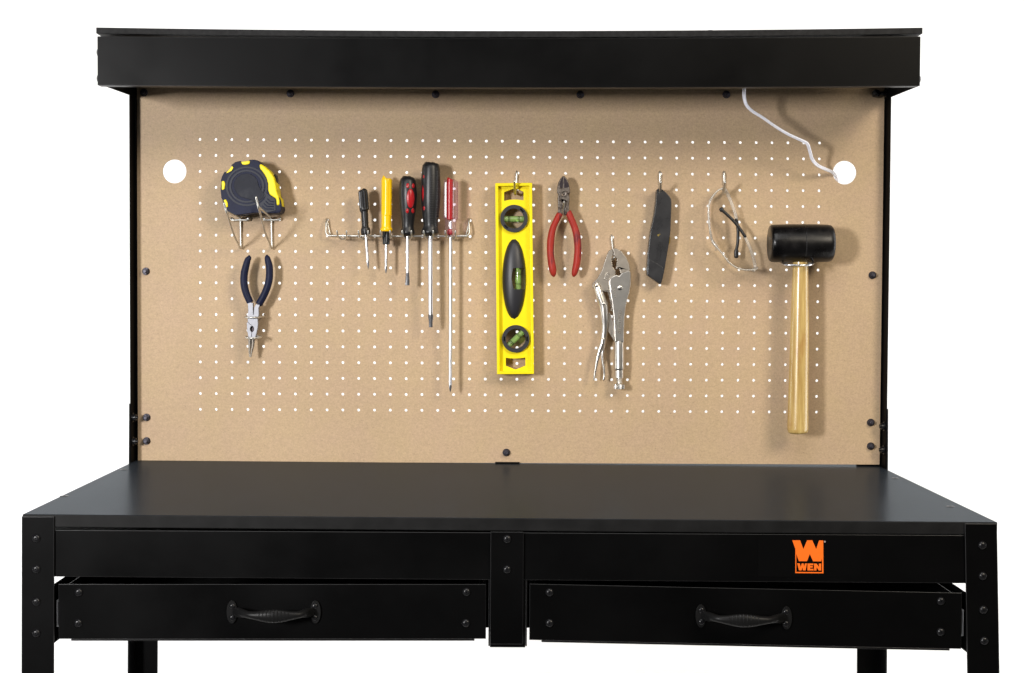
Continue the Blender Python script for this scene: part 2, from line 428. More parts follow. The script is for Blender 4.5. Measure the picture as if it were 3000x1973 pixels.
# rear legs and the uprights bolted inside them
for sgn in (-1, 1):
    xo = XC + sgn * (WP + .0020); step = zpx(*((377.5, 1183) if sgn < 0 else (2602.5, 1199)), DP)
    mb = MB()
    def splay(a, b, y0, y1, sh=sgn * .0075):
        k = 1 - step / zt; t = sh * k
        mb.hexa([(a + sh, y0, 0), (b + sh, y0, 0), (b + sh, y1, 0), (a + sh, y1, 0), (a + t, y0, step), (b + t, y0, step), (b + t, y1, step), (a + t, y1, step)])
    splay(*sorted((xo, xo - sgn * .0018)), -DP, .012)
    splay(*sorted((xo, xo - sgn * .0385)), .0122, .0142)
    rl = build(mb, 'leg', 'black', bench, .0006)
    xi = XC + sgn * WP; mb = MB()
    mb.box(*sorted((xi - sgn * .0003, xi - sgn * .0020)), -DP + .001, .0095, zt - .010, zpx(500, 130, 0))
    a, b = sorted((xi - sgn * .0021, xi - sgn * .040))
    mb.box(a, b, .0078, .0096, zt - .010, zpx(500, 130, 0))
    po = build(mb, 'post', 'inner', bench, .0005)
    for y in ((1224, 1294) if sgn < 0 else (1240, 1309)):
        z = zpx(390, y, .02); x = xi - sgn * .0020
        q = MB().lathe((x, -.018, z), (-sgn, 0, 0), [(0, .0075), (.0012, .0075), (.0014, .0055), (.0055, .0055), (.0058, .003), (.008, .003)], n=12)
        build(q, 'bolt', 'screw', po)

# front rail, its label and the middle bracket
DA = D - .0032
zr1 = zpx(160, 1553, DA); zr0 = zpx(160, 1690, DA); zq1 = zpx(2822, 1569, DA); zq0 = zpx(2822, 1710, DA)
mb = MB(); xl_, xr_ = lx + .004, rx_ - .004
def bar(y0, y1, a0, a1, b0, b1): mb.hexa([(xl_, y0, a0), (xr_, y0, b0), (xr_, y1, b0), (xl_, y1, a0), (xl_, y0, a1), (xr_, y0, b1), (xr_, y1, b1), (xl_, y1, a1)])
bar(-DA, -DA + .0016, zr0, zr1, zq0, zq1)
bar(-DA + .0017, -DA + .024, zr1 - .0018, zr1 - .0002, zq1 - .0018, zq1 - .0002)
bar(-DA + .0017, -DA + .020, zr0 + .0002, zr0 + .0016, zq0 + .0002, zq0 + .0016)
rail = build(mb, 'front_rail', 'black', bench, .0016, 3)
ds = DA + .0004
mb = MB().plate([(2221, 1569), (2523, 1573), (2523, 1693), (2221, 1690)], None, DA - .0003, ds)
stick = build(mb, 'sticker', 'sticker', bench)
lg = MB()
lg.plate([gO(*p) for p in ((708, 380), (905, 380), (988, 605), (1085, 380), (1215, 380), (1315, 605), (1390, 382), (1495, 385), (1500, 1220), (785, 1215), (785, 600))],
         [[gO(*p) for p in ((808, 720), (875, 910), (1080, 912), (1152, 725), (1238, 915), (1442, 915), (1463, 830), (1465, 1190), (808, 1185))]], DA, ds + .0003)
for poly in (((833, 965), (893, 965), (921, 1060), (948, 968), (990, 968), (1010, 1055), (1030, 968), (1078, 968), (1045, 1145), (978, 1145), (962, 1060), (942, 1145), (876, 1145)),
             ((1095, 970), (1248, 970), (1240, 1015), (1160, 1015), (1160, 1035), (1230, 1035), (1225, 1075), (1160, 1075), (1160, 1105), (1245, 1105), (1248, 1148), (1092, 1145)),
             ((1262, 972), (1325, 972), (1385, 1060), (1385, 972), (1442, 972), (1442, 1148), (1382, 1148), (1325, 1065), (1320, 1148), (1262, 1148))):
    lg.plate([gO(*p) for p in poly], None, DA, ds + .0003)
build(lg, 'logo', 'orange', stick, smooth=0)
build(MB().plate([gO(1535 + 22 * math.cos(a * .524), 414 + 24 * math.sin(a * .524)) for a in range(12)], None, DA, ds + .0003), 'logo_mark', 'ink', stick, smooth=0)

mb = MB()
x0, x1 = W(1436.5, 1700, D).x, W(1533.5, 1700, D).x; zt_b, zb_b = zpx(1485, 1558.5, D), zpx(1485, 1888, D)
mb.box(x0, x1, -D - .0006, -D + .0018, zb_b, zt_b)
xa, xb = W(1431.5, 1800, D - .03).x, W(1543, 1800, D - .03).x; za, zb2 = zpx(1485, 1705, D - .03), zpx(1485, 1883, D - .03)
mb.box(xa, xa + .0018, -D + .004, -.06, za - .075, za + .012); mb.box(xb - .0018, xb, -D + .004, -.06, za - .075, za + .012)
mb.box(xa + .0019, xb - .0019, -D + .004, -D + .0058, zb2, zr0 - .0005)
br = build(mb, 'center_bracket', 'black', bench, .0007)
screw(1486, 1580, D + .0007, br); screw(1485.5, 1669, D + .0007, br)
q = MB().lathe((W(1487, 1886, D - .02).x, -D + .02, zb_b + .001), (0, 0, -1), [(0, .005), (.002, .0045), (.003, .003)]); build(q, 'bolt', 'screw', br)

# drawers
def handle(g, fl, fr, mid, d, parent):
    """cup-ended pull: two oval feet and a ribbed bowed grip"""
    lx_, ly_ = fl; rx2, ry_ = fr; mx_, my_ = mid
    mb = MB()
    for x, y in (fl, fr):
        mb = MB()
        ring = [(x + 15.5 * math.cos(a * math.pi / 14), y + 33.5 * math.sin(a * math.pi / 14)) for a in range(28)]
        mb.plate(ring, None, d - .0002, d + .0030)
        build(mb, 'mount_plate', 'pull', parent, .0012, 3)
    mb = MB(); P = []; R = []
    s = S(d)
    key = [(0, 0, .003, 11, .002), (.055, .10, .010, 15, .0035), (.11, .28, .019, 12.5, .0045), (.18, .62, .0255, 10.5, .0042), (.27, .85, .0285, 12.5, .004), (.38, .97, .030, 17, .0042), (.5, 1, .0305, 19.5, .0044)]
    key = key + [(1 - t, m, q, r, e) for t, m, q, r, e in key[-2::-1]]
    kp = catmull([(a, b, c) for a, b, c, _, _ in key], 5); kr = catmull([(r, e * 1000, 0) for _, _, _, r, e in key], 5)
    for (t, m, q), (r, e, _) in zip(kp, kr):
        x = lx_ + 6 + (rx2 - lx_ - 12) * t; y = ly_ + (ry_ - ly_) * t + (my_ - (ly_ + ry_) / 2) * m
        P.append(W(x, y, d + q)); R.append((r * s, e / 1000))
    mb.sweep(P, R, n=20, B=(0, -1, 0), round_ends=False)
    n = len(P)
    build(mb, 'handle', 'pull', parent, smooth=50)
    mb = MB()
    for k in range(-4, 5):
        t = .5 + k * .0455; x = lx_ + 6 + (rx2 - lx_ - 12) * t; y = ly_ + (ry_ - ly_) * t + (my_ - (ly_ + ry_) / 2) * (1 - abs(k) * .012)
        hh = 15.5 * (1 - (abs(k) / 5.2) ** 2) + 2
        mb.sweep([W(x, y - hh, d + .0335 - .0005 * abs(k) * .3), W(x, y, d + .0350 - .0005 * abs(k)), W(x, y + hh, d + .0335 - .0005 * abs(k) * .3)], .0007, n=8)
    build(mb, 'handle_ribs', 'pull', parent)
    for x, y in (fl, fr):
        for dy in (-17, 17): 
            o = screw(x + (1.5 if x == lx_ else -2), y + dy, d + .0030, parent); o.scale = (.72, .6, .72)

def drawer(xl, xr, ty, by, drop, scr, d=D - .0045):
    xa, xb = W(xl, 1800, d).x, W(xr, 1800, d).x
    z1, z0 = ty, by
    mb = MB()
    mb.box(xa, xb, -d, -d + .0016, z0 + .0025, z1)                       # front sheet
    mb.box(xa + .015, xb - .014, -d + .0004, -d + .0015, z0, z0 + .0024)
    w = .0012; sx = .0075
    mb.box(xa + sx, xa + sx + w, -d + .0017, -.10, z0 + .004, z1 - .003)
    mb.box(xb - sx - w, xb - sx, -d + .0017, -.10, z0 + .004, z1 - .003)
    mb.box(xa + sx + w + .0001, xb - sx - w - .0001, -.1012, -.10, z0 + .004, z1 - .003)
    mb.box(xa + sx + w + .0001, xb - sx - w - .0001, -d + .0017, -.1013, z0 + .004, z0 + .0052)
    for v in mb.bm.verts: v.co.z += drop * (v.co.x - xa) / (xb - xa)      # the drawers hang a little askew
    o = build(mb, 'drawer', 'black', bench, .0007)
    for x, y in scr: screw(x, y, d + .0001, o)
    # zinc runners between the drawer and the frame
    for sg, xe in ((-1, xa), (1, xb)):
        q = MB(); a, b = sorted((xe - sg * .0015, xe + sg * .0022))
        zc = (z0 + z1) / 2 - .002 + (drop if sg > 0 else 0)
        q.box(a, b, -d + .004, -.12, zc - .0165, zc - .0150); q.box(a, b, -d + .004, -.12, zc + .0150, zc + .0165)
        q.box(*sorted((xe + sg * .0023, xe + sg * .0034)), -d + .004, -.12, zc - .0165, zc + .0165)
        build(q, 'slide', 'slide' if abs(xe) > .3 else 'black', o)
    return o, d
dq = D - .0045
zd1 = zpx(172, 1712, dq); zd0 = zpx(172, 1878.5, dq); dropl = (zpx(1424, 1712, dq) + zpx(1424, 1878.5, dq) - zd1 - zd0) / 2
zd1r = zpx(1551, 1711, dq); zd0r = zpx(1551, 1881.5, dq); dropr = (zpx(2817, 1738.7, dq) + zpx(2817, 1907, dq) - zd1r - zd0r) / 2
dl, dd = drawer(171.5, 1424, zd1, zd0, dropl, ((230.5, 1735.7), (229, 1826), (1366.6, 1735), (1365, 1826)))
handle(gH, (679, 1794), (924, 1794), (800, 1806), dd, dl)
dr, dd = drawer(1551, 2817.6, zd1r, zd0r, dropr, ((1610, 1736), (1610, 1826), (2756.6, 1761.5), (2756, 1852)))
handle(gH2, (2053.8, 1805.5), (2305, 1811.4), (2185, 1819), dd, dr)
# side rails carrying the outer runners
for sg, xs, zz in ((-1, W(168, 1712, D - .01).x - .0035, zd1), (1, W(2822, 1738, D - .01).x + .0035, zd1r + dropr)):
    q = MB(); q.box(*sorted((xs, xs + sg * .0016)), -D + .0025, -.02, zz - .074, zz - .0012)
    build(q, 'side_rail', 'hole', bench, .0005)
zrr = zpx(1428, 1838, 0)
build(MB().box(XC - WP + .003, XC + WP - .003, -.004, -.002, zrr, tb - .0005), 'rear_rail', 'black', bench, .0005)

# ------------------------------------------------------------------ pegboard
P_ = .0254
bx0, bx1 = W(402.5, 760, 0).x, W(2584.5, 760, 0).x
bz1 = zpx(1400, 232, 0); bz0 = zt + .0006
bm = bmesh.new(); TH = .0034
def quad(p, y): return [bm.verts.new((a, y, b)) for a, b in p]
def rect(x0, x1, z0, z1):
    if x1 - x0 < 1e-5 or z1 - z0 < 1e-5: return
    bm.faces.new(quad(((x0, z0), (x1, z0), (x1, z1), (x0, z1)), 0)); bm.faces.new(quad(((x0, z0), (x0, z1), (x1, z1), (x1, z0)), TH))
def cell(cx, cz, h, r, n):
    f0, f1, b0, b1 = [], [], [], []
    for i in range(n):
        th = 2 * math.pi * i / n; c, s_ = math.cos(th), math.sin(th); k = h / max(abs(c), abs(s_))
        f0.append(bm.verts.new((cx + r * c, 0, cz + r * s_))); f1.append(bm.verts.new((cx + k * c, 0, cz + k * s_)))
        b0.append(bm.verts.new((cx + r * c, TH, cz + r * s_))); b1.append(bm.verts.new((cx + k * c, TH, cz + k * s_)))
    for i in range(n):
        j = (i + 1) % n
        bm.faces.new((f0[i], f1[i], f1[j], f0[j])); bm.faces.new((b0[j], b1[j], b1[i], b0[i])); bm.faces.new((f0[j], b0[j], b0[i], f0[i]))
gx0, gx1 = -20 * P_, 20 * P_; gz0, gz1 = Z0 - 9 * P_, Z0 + 9 * P_
for i in range(40):
    for j in range(18):
        cell((i - 19.5) * P_, Z0 + (8.5 - j) * P_, P_ / 2, .0023, 16)
rect(bx0, bx1, gz1, bz1); rect(bx0, bx1, bz0, gz0)
for (px, py, ex0, ex1) in ((511.1, 502.6, bx0, gx0), (2474.7, 506.2, gx1, bx1)):
    c = W(px, py, 0); h = .0225; r = 34.5 * S(0)
    h = min(h, (c.x - gx1 if c.x > 0 else gx0 - c.x) - .0002)
    cell(c.x, c.z, h, r, 64)
    rect(ex0, c.x - h, gz0, gz1); rect(c.x + h, ex1, gz0, gz1); rect(c.x - h, c.x + h, c.z + h, gz1); rect(c.x - h, c.x + h, gz0, c.z - h)
# rim
for a, b in (((bx0, bz0), (bx1, bz0)), ((bx1, bz0), (bx1, bz1)), ((bx1, bz1), (bx0, bz1)), ((bx0, bz1), (bx0, bz0))):
    bm.faces.new([bm.verts.new(v) for v in ((a[0], 0, a[1]), (a[0], TH, a[1]), (b[0], TH, b[1]), (b[0], 0, b[1]))])
bmesh.ops.remove_doubles(bm, verts=bm.verts, dist=1e-6)
peg = build(bm, 'pegboard', 'board', bench, smooth=0)
NUT = None
for k, (x, y) in enumerate(((420, 271.2), (849.7, 273.8), (1275.6, 276.2), (1700.4, 277), (2129, 276.6), (426, 795.4), (428, 1224), (428, 1293), (2557.5, 806.7), (2552.6, 1239), (2552.6, 1308.4), (1483.6, 1327))):
    p = W(x, y, .004)
    if NUT is None:
        q = MB(); q.lathe((0, 0, 0), (0, -1, 0), [(0, .0062), (.0008, .0062), (.0016, .0056)], n=24)
        q.lathe((0, -.0016, 0), (0, -1, 0), [(0, .0052), (.0038, .0052), (.0046, .0044), (.0046, .0032)], n=6)
        q.lathe((0, -.0060, 0), (0, -1, 0), [(0, .0030), (.0030, .0030), (.0036, .0022)], n=16)
        NUT = build(q, 'bolt', 'nut', peg, origin=(0, 0, 0), smooth=25); NUT.location = (p.x, 0, p.z); WORLD[NUT] = Vector((p.x, 0, p.z)); o = NUT
    else: o = clone(NUT, 'bolt', (p.x, 0, p.z), peg)
    o.rotation_euler = (0, random.uniform(0, 1), 0)
# the round capped bolt by the hood's far end
p = W(2567, 274.5, .012)
q = MB().lathe((p.x, -.0002, p.z), (0, -1, 0), [(0, .004), (.004, .005), (.007, .0062), (.012, .0066), (.016, .0052), (.0185, .0025), (.019, .0005)])
build(q, 'bolt', 'screw', peg)
q = MB().lathe((XC + WP - .0021, -.012, p.z), (-1, 0, 0), [(0, .006), (.003, .006), (.004, .003), (.012, .003), (.013, .002)], n=16)
build(q, 'bolt', 'screw', peg)
q = MB().box(W(1451, 1350, 0).x, W(1522, 1350, 0).x, -.006, -.0005, zt - .0002, zt + .0024)
build(q, 'board_clip', 'black', bench)

# ------------------------------------------------------------------ overhead hood
def sagged(xl, xr, yl, ym, yr, d, n=28):
    out = []
    for i in range(n + 1):
        u = i / n; x = xl + (xr - xl) * u; base = yl + (yr - yl) * u; s_ = ym - (yl + yr) / 2
        out.append((x, base + s_ * (1 - (2 * u - 1) ** 2)))
    return out
fx0, fx1 = XC - WP - .0018, XC + WP + .0018
def slab(pt, pb, y0, y1, x0, x1, mb, dref):
    """a long sheet whose upper and lower edges follow pt and pb"""
    n = len(pt); rows = []
    for (xt, yt), (xb, yb) in zip(pt, pb):
        u = len(rows) / (n - 1); X = x0 + (x1 - x0) * u
        a, b = W(xt, yt, dref).z, W(xb, yb, dref).z
        rows.append([mb.bm.verts.new(v) for v in ((X, y0, b), (X, y1, b), (X, y1, a), (X, y0, a))])
    for A, B in zip(rows, rows[1:]):
        for k in range(4): mb.bm.faces.new((A[k], A[(k + 1) % 4], B[(k + 1) % 4], B[k]))
    mb.bm.faces.new(rows[0]); mb.bm.faces.new(rows[-1][::-1])
    return mb
fa0, fa1 = W(284.6, 107, DF).x, W(2697.5, 107, DF).x
ft = sagged(284, 2698, 106.8, 112.4, 107, DF); fb = sagged(287, 2692, 250.8, 257.3, 252.6, DF)
hood = build(slab(ft, fb, -DF, -DF + .0016, fa0, fa1, MB(), DF), 'light_hood', 'black', bench, .0010, 2)
lip_t = [(x, y - 3) for x, y in fb]; lip_b = [(x, y - .5) for x, y in fb]
build(slab(lip_t, lip_b, -DF + .0017, -DF + .018, fa0 + .001, fa1 - .001, MB(), DF), 'lower_flange', 'black', hood)
up_t = [(x, y + .5) for x, y in ft]; up_b = [(x, y + 3) for x, y in ft]
build(slab(up_t, up_b, -DF + .0017, -DF + .016, fa0 + .001, fa1 - .001, MB(), DF), 'upper_flange', 'black', hood)
DB = DF + .0035
tt = sagged(281, 2703, 80.8, 91.2, 81.4, DB); tbm = sagged(281.5, 2702.6, 98.6, 109.6, 99.4, DB)
sb = build(slab(tt, tbm, -DB, .012, W(281.4, 90, DB).x, W(2703, 90, DB).x, MB(), DB), 'shelf_board', 'shelf', bench, .0006)
for x in (886, 2084):
    p = W(x, 89.3, DB); q = MB().lathe((p.x, -DB + .012, p.z - .001), (0, 0, 1), [(0, .006), (.0022, .006), (.003, .0035)]); build(q, 'screw', 'screw', sb)
for sgn in (-1, 1):
    e = fa0 if sgn < 0 else fa1
    build(MB().box(*sorted((e, e - sgn * .0016)), -DF + .0017, -DF + .026, zpx(288 if sgn < 0 else 2691, 248.5, DF), zpx(288 if sgn < 0 else 2691, 110, DF)), 'side_flange', 'black', hood, .0004)
    ib = W(288.5 if sgn < 0 else 2691, 251.5 if sgn < 0 else 253, DF); pb_ = W(370.6 if sgn < 0 else 2613, 280.6 if sgn < 0 else 287, DP)
    zf0 = ib.z + .0005; zp0 = pb_.z; ztp = zpx(500, 113, DF)
    x = XC + sgn * (WP - .0040); xo = x + sgn * .0014
    a, b = sorted((x, xo)); mb = MB()
    # side sheet from the fascia back to the post, its lower edge running straight
    prof = [(-DF + .0018, zf0), (-DP, zp0), (.010, zp0), (.010, ztp), (-DF + .0018, ztp)]
    va = [mb.bm.verts.new((a, y, z)) for y, z in prof]; vb = [mb.bm.verts.new((b, y, z)) for y, z in prof]
    mb.bm.faces.new(va); mb.bm.faces.new(vb[::-1])
    for i in range(5): mb.bm.faces.new((va[i], vb[i], vb[(i + 1) % 5], va[(i + 1) % 5]))
    hs = build(mb, 'hood_side', 'inner', hood, .0004)
    for yy in ((155, 231) if sgn < 0 else (233,)):
        z = zpx(284 if sgn < 0 else 2696, yy, DF - .012)
        q = MB().lathe((fa0 if sgn < 0 else fa1, -DF + .012, z), (sgn, 0, 0), [(0, .0068), (.0015, .0064), (.003, .0048), (.0038, .002)]); build(q, 'screw', 'screw', bench)

# ------------------------------------------------------------------ power cord
mb = MB()
cp = [(235, 20, .118), (236, 65, .116), (240, 180, .110), (265, 270, .105), (330, 340, .100), (450, 415, .095), (600, 520, .090), (750, 610, .084), (900, 680, .078), (970, 720, .074), (1000, 800, .064), (1030, 900, .050), (1090, 970, .038), (1180, 1015, .024), (1262, 1052, .008), (1305, 1105, -.002), (1316, 1150, -.007), (1312, 1200, -.012), (1290, 1290, -.014)]
path = catmull([W(*gC(x, y), d) for x, y, d in cp], 5)
tw = []
for i, p in enumerate(path):
    t = (path[min(i + 1, len(path) - 1)] - path[max(i - 1, 0)]).normalized()
    n_ = t.cross(Vector((0, 1, 0)))
    n_ = n_.normalized() if n_.length > .05 else Vector((1, 0, 0))
    a = .25 + .9 * math.sin(i * .055); tw.append((n_ * math.cos(a) + Vector((0, -1, 0)) * math.sin(a)).normalized())
mb.sweep([p + k * .00125 for p, k in zip(path, tw)], .00150, n=10); mb.sweep([p - k * .00125 for p, k in zip(path, tw)], .00150, n=10)
tag(build(mb, 'power_cord', 'cord', smooth=60), 'white twin power cord drooping from the hood into the round hole in the pegboard', 'cord')

# ------------------------------------------------------------------ wire hooks
HK = 'single wire hooks in the pegboard'
def jhook(hole, low, tip, bot, label, r=.0019, dtip=.046, dbot=.022):
    """a J hook: from its hole down the board, then out and up into a prong"""
    h = W(*hole, 0); up = h + Vector((0, .012, .004))
    lo = W(*low, .0022); bt = W(*bot, dbot); tp = W(*tip, dtip)
    mid = lo + Vector((0, -.004, -.004))
    pts = catmull([up, h + Vector((0, .002, .003)), h + Vector((0, -.0024, -.001)), h.lerp(lo, .5) + Vector((0, -.0012, 0)), lo, Vector(((lo.x + bt.x) / 2, -(dbot * .55), min(lo.z, bt.z) - .0005)), bt, bt.lerp(tp, .5), tp], 12)
    return tag(build(MB().sweep(pts, r, n=16), 'peg_hook', 'wire', smooth=60), label, 'hook', HK)
jhook(gL(432, 130), gL(424, 380), gL(402, 240), gL(409, 400), 'zinc wire hook holding up the yellow spirit level', .0021)
jhook(gK(300, 118), gK(306, 320), gK(311, 225), gK(305, 350), 'zinc wire hook through the hole of the dark utility knife', .0021)
jhook(gK(1073, 118), gK(1082, 330), gK(1086, 225), gK(1070, 352), 'zinc wire hook from which the clear safety glasses hang', .0021)
jhook(gV(276, 105), gV(292, 262), gV(300, 285), gV(294, 300), 'zinc wire hook through the open jaws of the locking pliers', .0019, .026, .020)
jhook(gL(1068, 567), gL(1069, 660), gL(1069, 520), gL(1072, 695), 'short zinc wire hook in the crotch of the red handled cutters', .0015, .036, .022)

# angled bracket hooks under the tape measure
def bracket(xr, bar_y, foot, elbow, tip, label, h=.118):
    w = MB(); r = .00165
    rt = W(*gT(xr, bar_y), .004); e = W(*gT(*elbow), h); tp = W(*gT(*tip), h + .004); ft_ = W(*gT(*foot), .004)
    # upright on the board, bottom bend, brace up to the elbow and the prong
    w.sweep(catmull([rt + Vector((0, -.001, .002)), rt.lerp(ft_, .5), ft_ + Vector((0, 0, .004)), ft_ + Vector((0, -.003, 0)), ft_.lerp(e, .12) + Vector((0, 0, -.002)), ft_.lerp(e, .5) + Vector((0, -.003, -.005)), e.lerp(ft_, .08), e, e.lerp(tp, .5), tp], 5), r, n=10)
    w.sweep([rt + Vector((0, -.002, .003)), e + Vector((.0005, .002, .0005))], r * .95, n=10)
    a, b = W(*gT(xr - 135, bar_y + 5), .004), W(*gT(xr + 130, bar_y + 2), .004)
    w.sweep(catmull([a + Vector((0, .012, .003)), a + Vector((0, -.0005, .003)), a + Vector((.002, -.003, 0)), a.lerp(b, .5) + Vector((0, -.0032, 0)), b + Vector((-.002, -.003, 0)), b + Vector((0, -.001, .003)), b + Vector((0, .012, .003))], 5), r * .95, n=10)
    return tag(build(w, 'bracket_hook', 'wire', smooth=60), label, 'hook', 'triangular wire hooks under the tape measure')
bracket(512, 1000, (516, 1408), (310, 888), (277, 765), 'triangular zinc wire hook under the round back of the tape measure')
bracket(955, 998, (962, 1410), (770, 828), (736, 680), 'triangular zinc wire hook whose prong crosses the front of the tape measure')

# ------------------------------------------------------------------ tape measure
tape = thing('tape_measure', 'navy rubber tape measure with yellow edges resting on two wire hooks', 'tape measure', W(*gT(640, 930), .03))
tc_ = (600, 530)
out = [(285, 820), (262, 720), (245, 690), (235, 575), (245, 455), (238, 440), (255, 380), (290, 318), (318, 320), (395, 240), (388, 222), (440, 180), (515, 160), (530, 172), (630, 165), (650, 145), (720, 142), (770, 155), (800, 195), (870, 245), (930, 300), (985, 380), (1015, 480), (1030, 580), (1060, 660), (1085, 720), (1100, 800), (1105, 850), (1085, 900), (1020, 908), (900, 912), (760, 900), (640, 912), (520, 930), (400, 935), (345, 915), (310, 870)]
mb = MB().plate([gT(*p) for p in out], None, .004, .046, .040)
case = build(mb, 'case', 'navy', tape, .0042, 4)
# yellow edge panel
mb = MB().plate([gT(*p) for p in ((790, 192), (860, 235), (930, 300), (985, 385), (1012, 480), (1028, 585), (1052, 650), (1070, 720), (1072, 790), (1028, 800), (1018, 700), (925, 638), (905, 570), (903, 480), (880, 400), (835, 325), (790, 270), (780, 225))], None, .012, .0475, .0475)
build(mb, 'edge_panel', 'yellow', tape, .0024, 3)
mb = MB().plate([gT(*p) for p in ((1020, 480), (1040, 480), (1062, 660), (1095, 700), (1110, 800), (1100, 850), (1066, 800), (1058, 660), (1030, 590))], None, .010, .034, .034)
build(mb, 'edge_panel', 'yellow', tape, .0015, 2)
for poly in (((528, 172), (635, 160), (632, 195), (590, 210), (545, 205)), ((315, 322), (385, 240), (398, 262), (380, 295), (340, 318), (318, 325)), ((246, 458), (275, 455), (287, 490), (280, 545), (262, 562), (246, 558)), ((272, 725), (302, 716), (322, 760), (325, 812), (300, 812), (286, 770))):
    cx_ = sum(p[0] for p in poly) / len(poly); cy_ = sum(p[1] for p in poly) / len(poly)
    mb = MB().plate([gT(cx_ + (x - cx_) * 1.22, cy_ + (y - cy_) * 1.22) for x, y in poly], None, .008, .0476, .0476)
    build(mb, 'edge_inset', 'yellow', tape, .002, 3)
# raised face with a ring and a teardrop panel
def ring_px(cx, cy, r, n=48, k=1.0): return [(cx + r * math.cos(2 * math.pi * a / n), cy + r * k * math.sin(2 * math.pi * a / n)) for a in range(n)]
mb = MB().plate([gT(*p) for p in ring_px(600, 520, 300, 64, .95)], [[gT(*p) for p in ring_px(600, 520, 272, 64, .95)]], .044, .0468, .0468)
mb.plate([gT(*p) for p in ring_px(600, 520, 250, 64, .95)], [[gT(*p) for p in ring_px(600, 520, 222, 64, .95)]], .044, .0470, .0470)
build(mb, 'face_ring', 'navyl', tape, .0005, 2)
drop = [(600, 335), (660, 345), (720, 385), (755, 440), (770, 510), (800, 565), (858, 628), (835, 690), (760, 752), (715, 752), (660, 715), (590, 695), (510, 670), (450, 610), (418, 540), (420, 460), (455, 395), (525, 348)]
mb = MB().plate([gT(*p) for p in drop], None, .045, .0474, .0474)
build(mb, 'face_panel', 'navyd', tape, .0008, 2)
band = [(790, 470), (830, 560), (905, 630), (1010, 700), (1022, 870), (900, 900), (815, 900), (775, 770), (850, 705), (872, 628), (815, 560)]
build(MB().plate([gT(*p) for p in band], None, .044, .0469, .0469), 'face_band', 'navyl', tape, .0008, 2)
mb = MB()
for k in range(4):
    y = 700 + 35 * k; x = 900 - 25 * k
    mb.sweep([W(*gT(x, y), .0472), W(*gT(x + 42, y + 40), .0472), W(*gT(985, y + 42), .0472)], .0007, n=6)
build(mb, 'grip_ridges', 'navy', tape)
mb = MB().plate([gT(*p) for p in ((985, 345), (1020, 350), (1035, 420), (1030, 470), (1012, 455), (1000, 390))], None, .014, .032, .032)
build(mb, 'lock_button', 'blackp', tape, .002, 3)
mb = MB().plate([gT(*p) for p in ((1035, 800), (1062, 800), (1066, 860), (1090, 900), (1060, 895), (1040, 860))], None, .016, .034, .034)
build(mb, 'end_hook', 'chrome', tape, .0006, 2)

# ------------------------------------------------------------------ screwdriver rack and screwdrivers
RD = .030
rack = MB(); rr = .0016
ctr = [(70, 778), (60, 800), (58, 905), (82, 932)]
pl = W(*gS(68, 772), 0)
for (hx, ex, sg) in ((68, 60, 1), (1622, 1616, -1)):
    h_ = W(*gS(hx, 772), 0)
    rack.sweep(catmull([h_ + Vector((0, .010, .003)), h_ + Vector((0, -.002, .003)), W(*gS(ex, 785), .008), W(*gS(ex - 4 * sg, 850), .011), W(*gS(ex - 2 * sg, 908), .013), W(*gS(ex + 26 * sg, 934), .014), W(*gS(ex + 120 * sg, 936), .014)], 5), rr, n=10)
    rack.sweep(catmull([h_ + Vector((0, -.002, .002)), W(*gS(hx + 16 * sg, 850), .004), W(*gS(hx + 36 * sg, 925), .006), W(*gS(hx + 42 * sg, 936), .012)], 4), rr * .9, n=8)
rack.sweep([W(*gS(85, 935), .014), W(*gS(850, 942), .014), W(*gS(1595, 942), .014)], rr, n=10)
for xa_, xb_ in ((178, 280), (412, 515), (652, 755), (890, 988), (1124, 1226), (1360, 1468)):
    xm = (xa_ + xb_) / 2
    rack.sweep(catmull([W(*gS(xa_ - 2, 884), RD + .020), W(*gS(xa_ + 2, 915), RD + .018), W(*gS(xa_ + 14, 950), RD + .010), W(*gS(xa_ + 36, 968), .018), W(*gS(xm, 972), .0145), W(*gS(xb_ - 16, 972), .018), W(*gS(xb_ + 2, 952), RD + .010), W(*gS(xb_ + 1, 915), RD + .018), W(*gS(xb_, 884), RD + .020)], 5), .00135, n=8)
    rack.sweep([W(*gS(xa_ + 36, 968), .0175), W(*gS(xa_ + 30, 940), .0142)], .0013, n=8); rack.sweep([W(*gS(xb_ - 16, 972), .0175), W(*gS(xb_ - 14, 940), .0142)], .0013, n=8)
tag(build(rack, 'screwdriver_rack', 'wire', smooth=60), 'long zinc wire rack with six forked rests carrying the screwdrivers', 'rack')

